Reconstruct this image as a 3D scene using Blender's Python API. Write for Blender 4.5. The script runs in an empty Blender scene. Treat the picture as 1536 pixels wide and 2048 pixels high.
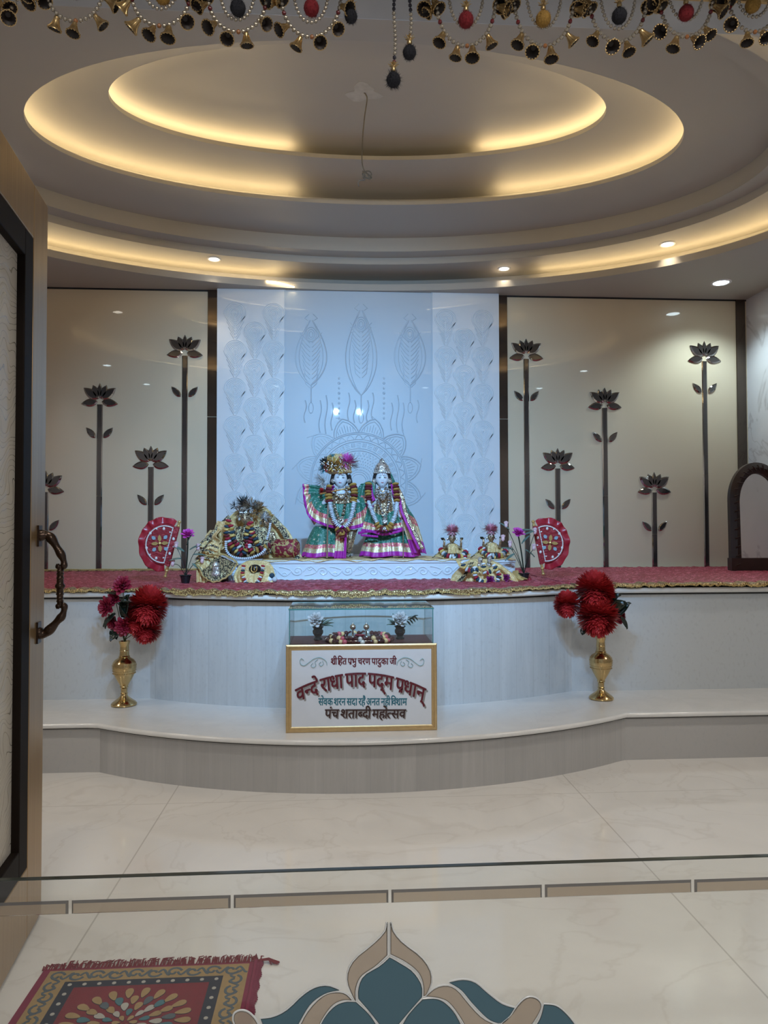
import bpy, bmesh, math, random
from mathutils import Vector, Matrix
random.seed(7)
SC = bpy.context.scene
COL = SC.collection
PI = math.pi
sin, cos = math.sin, math.cos

# ------------------------------------------------------------------ camera
CAM = Vector((0, 0, 1.3)); FPX = 1450.0
YAW, PITCH, ROLL = math.radians(3.6), math.radians(1.47), math.radians(-0.13)
_f = Vector((sin(YAW)*cos(PITCH), cos(YAW)*cos(PITCH), sin(PITCH)))
_r = Vector((cos(YAW), -sin(YAW), 0)); _u = _r.cross(_f)
CR = cos(ROLL)*_r + sin(ROLL)*_u; CU = -sin(ROLL)*_r + cos(ROLL)*_u; CF = _f
cd = bpy.data.cameras.new('camera'); cam = bpy.data.objects.new('camera', cd); COL.objects.link(cam)
cd.sensor_fit = 'VERTICAL'; cd.sensor_height = 24; cd.lens = FPX/2048*24; cd.clip_start = .05
cam.matrix_world = Matrix(((CR.x, CU.x, -CF.x, CAM.x), (CR.y, CU.y, -CF.y, CAM.y), (CR.z, CU.z, -CF.z, CAM.z), (0, 0, 0, 1)))
SC.camera = cam

def P(px, py, Y):
    """world point on the vertical plane at distance Y that reads at (px,py)"""
    d = CF + CR*((px-768)/FPX) - CU*((py-1024)/FPX)
    return CAM + d*(Y/d.y)
def G(px, py, z):
    d = CF + CR*((px-768)/FPX) - CU*((py-1024)/FPX)
    return CAM + d*((z-CAM.z)/d.z)

# ------------------------------------------------------------------ light, world, exposure
SC.view_settings.view_transform = 'Standard'; SC.view_settings.look = 'None'
SC.view_settings.exposure = 0.14; SC.view_settings.gamma = 1; SC.view_settings.use_curve_mapping = False
w = bpy.data.worlds.new('hall_air'); w.use_nodes = True; SC.world = w
w.node_tree.nodes['Background'].inputs[0].default_value = (.80, .84, .92, 1)
w.node_tree.nodes['Background'].inputs[1].default_value = .30

def spot(name, loc, tgt, power, col, angle, blend=.6, r=.05):
    l = bpy.data.lights.new(name, 'SPOT'); l.energy = power; l.color = col; l.spot_size = math.radians(angle); l.spot_blend = blend
    l.shadow_soft_size = r
    o = bpy.data.objects.new(name, l); COL.objects.link(o); o.location = loc
    o.rotation_euler = (Vector(tgt)-Vector(loc)).to_track_quat('-Z', 'Y').to_euler(); return o
# two cool floodlights above the entrance aimed at the altar, then general fill from the hall outside
spot('focus_light', (-.04, 1.72, 3.22), (.10, 6.0, 1.45), 400, (.33, .63, 1.0), 72, 1.0, .035)
spot('focus_light', (.34, 1.72, 3.22), (.22, 6.0, 1.45), 400, (.33, .63, 1.0), 72, 1.0, .035)
def area(name, loc, rot, sx, sy, power, col):
    l = bpy.data.lights.new(name, 'AREA'); l.shape = 'RECTANGLE'; l.size = sx; l.size_y = sy; l.energy = power; l.color = col
    o = bpy.data.objects.new(name, l); COL.objects.link(o); o.location = loc; o.rotation_euler = rot; return o
area('hall_fill_light', (.6, -.9, 3.2), (math.radians(20), 0, 0), 1.2, .25, 45, (1, .95, .88))  # unseen lamp added behind the camera as general fill

# ------------------------------------------------------------------ materials
class NT:
    def __init__(s, name):
        s.m = bpy.data.materials.new(name); s.m.use_nodes = True; s.t = s.m.node_tree
        s.b = s.t.nodes['Principled BSDF']; s.out = s.t.nodes['Material Output']
    def n(s, typ, **kw):
        x = s.t.nodes.new(typ)
        for k, v in kw.items(): setattr(x, k, v)
        return x
    def l(s, a, b): s.t.links.new(a, b)
    def coord(s, kind='Object', scale=(1, 1, 1), rot=(0, 0, 0), loc=(0, 0, 0)):
        c = s.n('ShaderNodeTexCoord'); m = s.n('ShaderNodeMapping'); s.l(c.outputs[kind], m.inputs[0])
        m.inputs['Scale'].default_value = scale; m.inputs['Rotation'].default_value = rot; m.inputs['Location'].default_value = loc
        return m.outputs[0]
    def noise(s, vec, scale=5, detail=4, dist=0, rough=.5):
        x = s.n('ShaderNodeTexNoise'); s.l(vec, x.inputs['Vector']); x.inputs['Scale'].default_value = scale
        x.inputs['Detail'].default_value = detail; x.inputs['Distortion'].default_value = dist; x.inputs['Roughness'].default_value = rough
        return x.outputs['Fac']
    def voro(s, vec, scale=5, feature='F1'):
        x = s.n('ShaderNodeTexVoronoi', feature=feature); s.l(vec, x.inputs['Vector']); x.inputs['Scale'].default_value = scale
        return x
    def ramp(s, fac, stops, interp='LINEAR'):
        x = s.n('ShaderNodeValToRGB'); x.color_ramp.interpolation = interp; e = x.color_ramp.elements
        while len(e) < len(stops): e.new(.5)
        for i, (p, c) in enumerate(stops):
            e[i].position = p; e[i].color = (*c, 1) if len(c) == 3 else c
        if fac is not None: s.l(fac, x.inputs[0])
        return x.outputs[0]
    def mix(s, fac, a, b, blend='MIX'):
        x = s.n('ShaderNodeMix', data_type='RGBA', blend_type=blend)
        for v, i in ((fac, 0), (a, 6), (b, 7)):
            if isinstance(v, (int, float)): x.inputs[i].default_value = v
            elif isinstance(v, tuple): x.inputs[i].default_value = (*v, 1)
            else: s.l(v, x.inputs[i])
        return x.outputs[2]
    def math(s, op, a, b=0., c=0.):
        x = s.n('ShaderNodeMath', operation=op)
        for i, v in enumerate((a, b, c)):
            if isinstance(v, (int, float)): x.inputs[i].default_value = v
            else: s.l(v, x.inputs[i])
        return x.outputs[0]
    def sep(s, vec):
        x = s.n('ShaderNodeSeparateXYZ'); s.l(vec, x.inputs[0]); return x.outputs
    def col(s, v):
        if isinstance(v, tuple): s.b.inputs['Base Color'].default_value = (*v, 1)
        else: s.l(v, s.b.inputs['Base Color'])
    def set(s, **kw):
        for k, v in kw.items():
            k = k.replace('_', ' ')
            if isinstance(v, (int, float, tuple)): s.b.inputs[k].default_value = v
            else: s.l(v, s.b.inputs[k])
    def bump(s, h, strength=.3, dist=.01):
        x = s.n('ShaderNodeBump'); x.inputs['Strength'].default_value = strength; x.inputs['Distance'].default_value = dist
        s.l(h, x.inputs['Height']); s.l(x.outputs[0], s.b.inputs['Normal'])

def sm(name, c, rough=.5, metal=0., var=0., vs=20, bump=0., bs=60, coat=0.):
    """simple material: colour with slight noise variation"""
    m = NT(name)
    if var:
        f = m.noise(m.coord(), vs, 3); m.col(m.mix(f, tuple(max(0, x*(1-var)) for x in c), tuple(min(1, x*(1+var)) for x in c)))
    else: m.col(c)
    m.set(Roughness=rough, Metallic=metal)
    if coat: m.set(Coat_Weight=coat, Coat_Roughness=.02)
    if bump: m.bump(m.noise(m.coord(), bs, 3), bump, .004)
    return m.m
def emit(name, c, s):
    m = NT(name); m.col((.8, .8, .8)); m.set(Emission_Color=(*c, 1), Emission_Strength=s); return m.m
def thin_glass(name, tint, ior=1.5, rough=0., bump=None):
    m = NT(name); g = m.n('ShaderNodeBsdfGlossy'); g.inputs['Roughness'].default_value = rough
    t = m.n('ShaderNodeBsdfTransparent'); t.inputs[0].default_value = (*tint, 1); fr = m.n('ShaderNodeFresnel'); ge = m.n('ShaderNodeNewGeometry')
    m.l(m.math('ADD', ior, m.math('MULTIPLY', ge.outputs['Backfacing'], 1/ior-ior)), fr.inputs[0])
    x = m.n('ShaderNodeMixShader'); m.l(fr.outputs[0], x.inputs[0]); m.l(t.outputs[0], x.inputs[1]); m.l(g.outputs[0], x.inputs[2])
    m.l(x.outputs[0], m.out.inputs[0])
    if bump: bump(m, g, fr)
    return m.m

def marble(name, base, vein, rough=.12, scale=1.5, vs=.5, warm=None):
    m = NT(name); v = m.coord()
    f = m.noise(v, scale, 8, 1.2, .6); c = m.mix(m.ramp(f, [(.35, (0, 0, 0)), (.7, (1, 1, 1))]), base, tuple(min(1, x*.90) for x in base))
    n2 = m.noise(v, scale*.8, 6, 2.5); d = m.math('ABSOLUTE', m.math('SUBTRACT', n2, .5)); vv = m.ramp(d, [(0., (1, 1, 1)), (.018, (0, 0, 0))])
    c = m.mix(m.math('MULTIPLY', vv, vs), c, vein)
    m.col(c); m.set(Roughness=rough); return m, c, v
M = {}
fm, fc, fv = marble('floor_marble', (.76, .735, .70), (.50, .45, .40), .10, 1.3, .22)
sx, sy, sz = fm.sep(fv)
def lines(m, x, off, per, wdt):
    a = m.math('MODULO', m.math('ADD', x, off), per); return m.math('LESS_THAN', a, wdt)
g1 = lines(fm, sx, 20.875+.004-.0, 2.006, .006); g2 = lines(fm, sy, 20-3.55, 2.0, .004)
fm.col(fm.mix(fm.math('MULTIPLY', fm.math('MAXIMUM', g1, g2), .45), fc, (.30, .27, .24)))
M['floor'] = fm.m
M['marble'] = marble('white_marble', (.74, .74, .73), (.55, .55, .56), .16, 2.5, .15)[0].m
def strip_marble(name, base, rough, half_):
    m = NT(name); v = m.coord(); x, y, z = m.sep(v); msk = m.math('LESS_THAN', m.math('ABSOLUTE', x), half_)
    k = m.math('FLOOR', m.math('MULTIPLY', x, 8.6)); wn = m.n('ShaderNodeTexWhiteNoise', noise_dimensions='1D'); m.l(k, wn.inputs['W'])
    v2 = m.coord(scale=(22, 22, 1.2)); f = m.noise(v2, 1.6, 6, .6, .6); f = m.math('ADD', m.math('MULTIPLY', f, msk), m.math('MULTIPLY', m.math('SUBTRACT', 1, msk), .65))
    c = m.mix(f, tuple(x*.72 for x in base), base)
    c = m.mix(m.math('MULTIPLY', m.math('MULTIPLY', wn.outputs[0], .36), msk), c, tuple(x*.62 for x in base))
    fr = m.math('FRACT', m.math('MULTIPLY', x, 8.6)); c = m.mix(m.math('MULTIPLY', m.math('MULTIPLY', m.math('LESS_THAN', fr, .03), msk), .3), c, (.3, .3, .32))
    sp = m.noise(m.coord(scale=(1, 1, .6)), 60, 5); c = m.mix(m.ramp(sp, [(.55, (0, 0, 0)), (.75, (.25, .25, .25))]), c, (.35, .36, .38))
    m.col(c); m.set(Roughness=rough); return m.m
M['strip'] = strip_marble('vertical_strip_marble', (.64, .68, .71), .25, 1.31)  # floodlight blue mixed into the whitish marble base colour
M['riser'] = strip_marble('grey_strip_marble', (.50, .49, .48), .28, 1.44)
M['wallmarble'] = marble('veined_wall_marble', (.72, .72, .74), (.40, .38, .39), .08, .9, .6)[0].m
M['ceiling'] = sm('ceiling_paint', (.43, .40, .35), .55, var=.03, vs=1.5)
M['lintel'] = sm('grey_streaked_stone', (.36, .365, .38), .35, var=.25, vs=6)
M['cream'] = sm('cream_back_painted_glass', (.67, .575, .415), .35, coat=1.0)
M['bronze_mirror'] = sm('bronze_mirror', (.13, .105, .085), .07, .85)
M['mirror_grey'] = sm('smoked_mirror', (.115, .105, .10), .10, .75)
M['bevel'] = sm('bevelled_mirror_edge', (.42, .40, .38), .06, 1)
M['panel_mid_shaded'] = sm('shaded_white_gloss_panel', (.50, .575, .65), .42, coat=.55)  # centre board: blue light and shade tinted into the white panel colour
M['panel'] = sm('white_gloss_panel', (.70, .74, .78), .42, coat=.55)
M['black'] = sm('black_gap', (.01, .01, .01), .6)
M['gold'] = sm('gold_trim', (.75, .50, .17), .28, 1, .2, 90, .4, 250)
M['goldlace'] = sm('gold_lace', (.66, .48, .20), .38, .65, .5, 160, 1.0, 300)
M['brass'] = sm('antique_brass', (.58, .42, .20), .17, 1, .25, 14)
M['darkbronze'] = sm('dark_bronze', (.055, .035, .025), .28, .8, .3, 40, .3, 120)
M['silver'] = sm('silver', (.62, .60, .57), .22, 1, .2, 60)
M['blackframe'] = sm('near_black_frame', (.010, .006, .004), .6); M['blackframe'].node_tree.nodes['Principled BSDF'].inputs['Specular IOR Level'].default_value = .12
M['wood_dark'] = sm('dark_wood', (.035, .018, .012), .35, 0, .4, 12, .2, 60)
M['warm'] = emit('warm_led_tape', (1, .77, .42), 16.5)
M['cool'] = emit('cool_lamp_lens', (.75, .93, 1), 14)
M['warmlens'] = emit('warm_lamp_lens', (1, .92, .78), 8)
M['whiteplastic'] = sm('white_plastic', (.8, .8, .8), .35)

def brushed():
    m = NT('brushed_brass_laminate'); f = m.noise(m.coord(scale=(90, 90, .8)), 2.2, 5); g = m.noise(m.coord(scale=(14, 14, .5)), 2, 3)
    c = m.mix(f, (.19, .11, .045), (.56, .37, .17)); c = m.mix(m.math('MULTIPLY', g, .35), c, (.30, .20, .11))
    m.col(c); m.set(Roughness=.32, Metallic=.55); m.bump(f, .08, .001); return m.m
M['brushed'] = brushed()

# ------------------------------------------------------------------ mesh building
class MB:
    def __init__(s): s.v = []; s.f = []; s.mi = []; s.uv = {}; s.cur = 0
    def add(s, vs, fs, uvs=None):
        b = len(s.v); s.v += [Vector(x) for x in vs]
        for i, f in enumerate(fs):
            if uvs: s.uv[len(s.f)] = uvs[i]
            s.f.append([b+j for j in f]); s.mi.append(s.cur)
        return s
    def m(s, i): s.cur = i; return s
    def box(s, a, b):
        x0, y0, z0 = a; x1, y1, z1 = b
        return s.add([(x0,y0,z0),(x1,y0,z0),(x1,y1,z0),(x0,y1,z0),(x0,y0,z1),(x1,y0,z1),(x1,y1,z1),(x0,y1,z1)],
                     [(0,3,2,1),(4,5,6,7),(0,1,5,4),(1,2,6,5),(2,3,7,6),(3,0,4,7)])
    def obox(s, o, u, v, w):
        o, u, v, w = map(Vector, (o, u, v, w))
        return s.add([o,o+u,o+u+v,o+v,o+w,o+u+w,o+u+v+w,o+v+w],[(0,3,2,1),(4,5,6,7),(0,1,5,4),(1,2,6,5),(2,3,7,6),(3,0,4,7)])
    def tube(s, pts, r, n=8, closed=False, flat=1.0):
        pts = [Vector(p) for p in pts]; N = len(pts)
        rr = r if isinstance(r, (list, tuple)) else [r]*N
        vs = []; up = None
        for i, p in enumerate(pts):
            a = pts[(i-1) % N] if (i > 0 or closed) else p; b = pts[(i+1) % N] if (i < N-1 or closed) else p
            t = (b-a).normalized() if (b-a).length > 1e-9 else Vector((0, 0, 1))
            if up is None:
                up = Vector((0, 0, 1)) if abs(t.z) < .9 else Vector((0, 1, 0))
            x = t.cross(up)
            if x.length < 1e-6: x = t.orthogonal()
            x.normalize(); up = x.cross(t).normalized()
            for k in range(n):
                q = 2*PI*k/n; vs.append(p + x*cos(q)*rr[i] + up*sin(q)*rr[i]*flat)
        fs = []
        R = N if closed else N-1
        for i in range(R):
            j = (i+1) % N
            for k in range(n):
                l = (k+1) % n; fs.append((i*n+k, i*n+l, j*n+l, j*n+k))
        if not closed: fs += [tuple(range(n))[::-1], tuple((N-1)*n+k for k in range(n))]
        return s.add(vs, fs)
    def lathe(s, prof, c=(0, 0, 0), n=24, ax=(0, 0, 1), cap=True):
        ax = Vector(ax).normalized(); c = Vector(c); x = ax.orthogonal().normalized(); y = ax.cross(x); vs = []
        for r, h in prof:
            for k in range(n):
                q = 2*PI*k/n; vs.append(c + ax*h + (x*cos(q)+y*sin(q))*r)
        fs = []
        for i in range(len(prof)-1):
            for k in range(n):
                l = (k+1) % n; fs.append((i*n+k, i*n+l, (i+1)*n+l, (i+1)*n+k))
        if cap: fs += [tuple(range(n))[::-1], tuple((len(prof)-1)*n+k for k in range(n))]
        return s.add(vs, fs)
    def ball(s, c, r, n=8, m=6, fn=None):
        c = Vector(c); r = (r, r, r) if isinstance(r, (int, float)) else r; vs = []; fs = []
        vs.append(Vector((0, 0, 1)))
        for i in range(1, m):
            a = PI*i/m
            for k in range(n):
                q = 2*PI*k/n; vs.append(Vector((sin(a)*cos(q), sin(a)*sin(q), cos(a))))
        vs.append(Vector((0, 0, -1)))
        out = []
        for d in vs:
            k = fn(d) if fn else d
            out.append(c + Vector((k[0]*r[0], k[1]*r[1], k[2]*r[2])))
        for k in range(n): fs.append((0, 1+k, 1+(k+1) % n))
        for i in range(m-2):
            for k in range(n):
                a = 1+i*n; fs.append((a+k, a+n+k, a+n+(k+1) % n, a+(k+1) % n))
        e = len(vs)-1; a = 1+(m-2)*n
        for k in range(n): fs.append((a+k, e, a+(k+1) % n))
        return s.add(out, fs)
    def prism(s, pts, off):
        """closed polygon of 3D points extruded by vector off"""
        pts = [Vector(p) for p in pts]; off = Vector(off); n = len(pts)
        fs = [tuple(range(n)), tuple(range(2*n-1, n-1, -1))]
        fs += [((i+1) % n, i, n+i, n+(i+1) % n) for i in range(n)]
        return s.add(pts+[p+off for p in pts], fs)
    def grid(s, fn, nu, nv, uvscale=None):
        vs = [fn(u/nu, v/nv) for v in range(nv+1) for u in range(nu+1)]
        fs = []; uv = []
        for v in range(nv):
            for u in range(nu):
                a = v*(nu+1)+u; fs.append((a, a+1, a+nu+2, a+nu+1))
                uv.append([(u/nu, v/nv), ((u+1)/nu, v/nv), ((u+1)/nu, (v+1)/nv), (u/nu, (v+1)/nv)])
        return s.add(vs, fs, uv)
    def build(s, name, mat, parent=None, smooth=True, world=True, bevel=0, solid=0, remesh=0, angle=40):
        me = bpy.data.meshes.new(name)
        off = parent_loc(parent) if (parent is not None and world) else Vector((0, 0, 0))
        me.from_pydata([v-off for v in s.v], [], s.f)
        mats = mat if isinstance(mat, list) else [mat]
        for mm in mats: me.materials.append(M[mm] if isinstance(mm, str) else mm)
        for i, p in enumerate(me.polygons): p.material_index = s.mi[i]; p.use_smooth = smooth
        if s.uv:
            l = me.uv_layers.new(name='UVMap')
            for i, p in enumerate(me.polygons):
                if i in s.uv:
                    for k, li in enumerate(p.loop_indices): l.data[li].uv = s.uv[i][k]
        if smooth: me.set_sharp_from_angle(angle=math.radians(angle))
        me.update()
        o = bpy.data.objects.new(name, me); COL.objects.link(o)
        if parent is not None: o.parent = parent
        if remesh:
            q = o.modifiers.new('r', 'REMESH'); q.mode = 'VOXEL'; q.voxel_size = remesh; q.use_smooth_shade = True
            q2 = o.modifiers.new('s', 'SMOOTH'); q2.factor = .5; q2.iterations = 2
        if solid: q = o.modifiers.new('s', 'SOLIDIFY'); q.thickness = solid; q.offset = 0
        if bevel: q = o.modifiers.new('b', 'BEVEL'); q.width = bevel; q.segments = 2; q.limit_method = 'ANGLE'; q.angle_limit = math.radians(40)
        return o
def parent_loc(o):
    L = Vector((0, 0, 0))
    while o is not None: L += o.location; o = o.parent
    return L
def thing(name, label, cat, loc=(0, 0, 0), group=None, kind=None):
    o = bpy.data.objects.new(name, None); COL.objects.link(o); o.location = loc; o.empty_display_size = .05
    return tag(o, label, cat, group, kind)
def tag(o, label=None, cat=None, group=None, kind=None):
    if label: o['label'] = label
    if cat: o['category'] = cat
    if group: o['group'] = group
    if kind: o['kind'] = kind
    return o
def struct(name, mb, mat, label=None, **k):
    o = mb.build(name, mat, **k); o['kind'] = 'structure'
    if label: o['label'] = label
    return o
def catmull(pts, n):
    pts = [Vector(p) for p in pts]; out = []
    K = len(pts)-1
    for i in range(n+1):
        t = i/n*K; k = min(int(t), K-1); t -= k
        p0, p1, p2, p3 = pts[max(k-1, 0)], pts[k], pts[k+1], pts[min(k+2, K)]
        out.append(.5*((2*p1)+(p2-p0)*t+(2*p0-5*p1+4*p2-p3)*t*t+(3*p1-p0-3*p2+p3)*t**3))
    return out
def lerp(a, b, t): return a+(b-a)*t
# ================================================================== THE ROOM
CX, CY = .16, 4.75
XL, XR, YB, YF = -3.62, 3.95, 6.75, 1.56
Z0 = 3.53
struct('floor', MB().box((XL-.3, -2.2, -.05), (XR+.3, YB+.1, 0)), 'floor', 'glossy white marble floor', smooth=False)
struct('wall_back', MB().box((XL, YB, 0), (XR, YB+.1, Z0+.05)), 'cream', 'glossy cream glass-clad back wall', smooth=False)
struct('wall_right', MB().box((XR, YF-.3, 0), (XR+.1, YB+.1, Z0+.05)), 'wallmarble', 'white grey-veined marble wall', smooth=False)
struct('wall_left', MB().box((XL-.1, YF-.3, 0), (XL, YB+.1, Z0+.05)), 'wallmarble', smooth=False)
mb = MB()
mb.box((XL, 1.30, 0), (-1.02, YF, Z0+.05)); mb.box((1.62, 1.30, 0), (XR, YF, Z0+.05)); mb.box((-1.02, 1.30, 2.72), (1.62, YF, Z0+.05))
struct('wall_front', mb, 'wallmarble', smooth=False)
struct('trim_1', MB().box((-1.02, 1.24, 2.418), (1.62, YF, 2.72)), 'lintel', 'streaked marble lintel above the toran', bevel=.006, smooth=False)

def ell(a, b, t, z, cy=CY): return Vector((CX+a*cos(t), cy+b*sin(t), z))
def ring(mb, a0, b0, z0, a1, b1, z1, n=160):
    vs = [ell(a0, b0, 2*PI*i/n, z0) for i in range(n)]+[ell(a1, b1, 2*PI*i/n, z1) for i in range(n)]
    mb.add(vs, [(i, (i+1) % n, n+(i+1) % n, n+i) for i in range(n)])
E1 = (3.26, 1.93); E1b = (2.89, 1.725); E1c = (2.74, 1.575); E2 = (2.147, .966); E3 = (1.64, .651)
mb = MB(); n = 160; vs = []
for i in range(n):
    t = 2*PI*i/n; p = ell(*E1, t, Z0); d = Vector((E1[0]*cos(t), E1[1]*sin(t), 0)); k = 1e9
    if d.x > 1e-6: k = min(k, (XR+.05-CX)/d.x)
    if d.x < -1e-6: k = min(k, (XL-.05-CX)/d.x)
    if d.y > 1e-6: k = min(k, (YB+.05-CY)/d.y)
    if d.y < -1e-6: k = min(k, (YF-.05-CY)/d.y)
    vs.append((p, Vector((CX+d.x*k, CY+d.y*k, Z0))))
corn = []
V = [a for a, b in vs]+[b for a, b in vs]; F = [(i, (i+1) % n, n+(i+1) % n, n+i) for i in range(n)]
mb.add(V, F)
for cxx in (XL-.05, XR+.05):                       # close the four corners of the soffit
    for cyy in (YF-.05, YB+.05):
        ts = [b for a, b in vs]; side = [b for b in ts if abs(b.x-cxx) < 1e-4]; fr = [b for b in ts if abs(b.y-cyy) < 1e-4]
        q1 = min(side, key=lambda b: abs(b.y-cyy)); q2 = min(fr, key=lambda b: abs(b.x-cxx))
        mb.add([q1, q2, Vector((cxx, cyy, Z0))], [(0, 1, 2)])
def lip(mb, E, z, cove, ztop, th=.05):
    """lip face, shelf that hides the lamp tape, outer cove wall"""
    a, b = E; ring(mb, a, b, z, a, b, z+th); ring(mb, a, b, z+th, a+cove, b+cove, z+th); ring(mb, a+cove, b+cove, z+th, a+cove, b+cove, ztop)
lip(mb, E1, Z0, .22, 3.70, .06)
struct('ceiling', mb, 'ceiling', 'lowest ceiling border round the oval dome', smooth=True, angle=30)
mb = MB(); ring(mb, E1[0]+.22, E1[1]+.22, 3.70, *E1b, 3.70); ring(mb, *E1b, 3.70, *E1b, 3.76); ring(mb, *E1b, 3.76, *E1c, 3.76); ring(mb, *E1c, 3.76, *E1c, 3.88)
ring(mb, *E1c, 3.88, *E2, 3.90); lip(mb, E2, 3.90, .17, 4.02, .03)
struct('ceiling', mb, 'ceiling', 'stepped broad ring of the ceiling dome', smooth=True, angle=50)
mb = MB(); ring(mb, E2[0]+.17, E2[1]+.17, 4.02, lerp(E2[0], E3[0], .5), lerp(E2[1], E3[1], .5), 4.075); ring(mb, lerp(E2[0], E3[0], .5), lerp(E2[1], E3[1], .5), 4.075, *E3, 4.10); lip(mb, E3, 4.10, .15, 4.20, .03)
a, b = E3[0]+.15, E3[1]+.15
fz = lambda k: 4.26-.06*k*k
for k in range(10, 1, -1): ring(mb, a*k/10, b*k/10, fz(k/10), a*(k-1)/10, b*(k-1)/10, fz((k-1)/10))
mb.add([ell(a*.1, b*.1, 2*PI*i/n, fz(.1)) for i in range(n)], [tuple(range(n))])
struct('ceiling', mb, 'ceiling', 'innermost oval of the ceiling dome', smooth=True, angle=60)
# lamp tape in the coves, dead along the far middle
def tape(E, z, off, spans, lab, name='led_strip_light'):
    t = thing(name, lab, 'strip light', (CX, CY, z), 'warm light strips in the ceiling coves')
    for a0, a1 in spans:
        k = 60; pts = [ell(E[0]+off, E[1]+off, math.radians(lerp(a0, a1, i/k)), z) for i in range(k+1)]
        MB().tube(pts, .008, 6).build('light_tape', 'warm', t)
    return t
tape(E1, Z0+.075, .09, [(102, 262), (-80, 60)], 'warm yellow light strip in the outermost ceiling cove')
tape(E2, 3.945, .07, [(103, 255), (-75, 60)], 'warm yellow light strip in the middle oval cove')
tape(E3, 4.145, .06, [(107, 250), (-55, 58)], 'warm yellow light strip in the smallest oval cove')
o = MB().tube(catmull([ell(E1[0]-.01, E1[1]-.01, math.radians(104.5), Z0+.045), ell(E1[0]-.02, E1[1]-.02, math.radians(102.5), Z0+.035), ell(E1[0]-.03, E1[1]-.03, math.radians(100), Z0+.0)], 12), .006, 6).build('loose_light_tape', 'warm')
tag(o, 'glowing loose end of light tape hanging out of the cove above the carved panel', 'light tape')

# downlights
def downlight(px, py, z, lens, r, lab, name='downlight', xyz=None, pw=0, dropped=0):
    c = Vector(xyz) if xyz else G(px, py, z)
    t = thing(name, lab, 'ceiling light', c, 'round downlights in the ceiling')
    MB().lathe([(r*.86, -.001), (r*.9, -.006), (r*1.12, -.006), (r*1.2, 0), (r*1.2, .004), (r*.86, .004)], c, 28, cap=False).build('trim_ring', 'whiteplastic', t)
    MB().lathe([(r*.86, -.002-dropped), (r*.86, .003)], c, 28).build('lamp_lens', lens, t)
    if pw:
        l = bpy.data.lights.new('downlight_beam', 'SPOT'); l.energy = pw[0]; l.color = pw[1]; l.spot_size = math.radians(pw[2]); l.spot_blend = .7; l.shadow_soft_size = r
        lo = bpy.data.objects.new('downlight_beam', l); COL.objects.link(lo); lo.location = c-Vector((0, 0, .03))
COOL = (.72, .92, 1); WRM = (1, .93, .83)
downlight(428, 518, 3.70, 'warmlens', .05, 'small downlight in the glowing ceiling band left of the carved panel', pw=(15, (1, .84, .62), 72))
downlight(1008, 537, 3.70, 'warmlens', .05, 'small downlight in the ceiling band above the right edge of the carved panel', pw=(15, (1, .84, .62), 72))
downlight(1335, 488, 3.70, 'warmlens', .055, 'warm downlight with a ring in the glowing ceiling band at right', pw=(15, (1, .84, .62), 72))
downlight(1442, 565, Z0, 'cool', .075, 'brightest cool white downlight in the lowest ceiling at right', pw=(60, COOL, 125))
for i, (xyz, l, pw) in enumerate([((-2.41, 5.46, 3.70), 'warmlens', (20, (1, .84, .62), 105)), ((-3.1, 3.6, Z0), 'cool', (45, WRM, 110)), ((3.43, 3.6, Z0), 'cool', (42, WRM, 110)),
                             ((-2.9, 2.35, Z0), 'cool', (55, WRM, 110)), ((3.15, 2.35, Z0), 'cool', (55, WRM, 110)), ((-.95, 2.2, Z0), 'cool', (64, WRM, 92)), ((1.35, 2.2, Z0), 'cool', (64, WRM, 92))]):  # last pair: unseen lamps added to brighten the floor
    downlight(0, 0, 0, l, .06, 'unseen downlight; side ones mirrored in the cream glass wall, middle pair added as fill', xyz=xyz, pw=pw)

# wire hanging from the middle of the dome, with its plaster patch
wc = G(728, 185, 4.26)
mb = MB(); k = 26
mb.prism([wc+Vector(((.10+.03*sin(3*q)+.015*sin(7*q))*cos(q)+.0, (.10+.03*sin(3*q+1))*sin(q), -.003)) for q in [2*PI*i/k for i in range(k)]], (0, 0, .003))
tag(mb.build('plaster_patch', sm('patched_plaster', (.50, .485, .45), .7, var=.25, vs=22)), 'dull uneven patch of plaster round the wire at the dome centre', 'plaster patch')
Yw = wc.y
pts = [wc, P(732, 190, Yw), P(734, 200, Yw), P(729, 235, Yw), P(725, 280, Yw), P(724, 320, Yw), P(727, 338, Yw), P(734, 347, Yw)]
loop = [P(734+8*cos(q)+2*sin(3*q), 350+8*sin(q*1.2+.6), Yw+.01*sin(q*2)) for q in [i*.75 for i in range(22)]]
mb = MB(); mb.tube(catmull(pts, 40), .0045, 6); mb.tube(catmull(loop, 70), .004, 5); mb.tube(catmull([loop[-1], P(730, 360, Yw), P(720, 361, Yw), P(716, 367, Yw), P(718, 373, Yw)], 14), .0035, 5)
tag(mb.build('hanging_wire', sm('dusty_wire', (.16, .14, .11), .6)), 'thin loose wire hanging from the dome centre, knotted at its end', 'wire')

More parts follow.
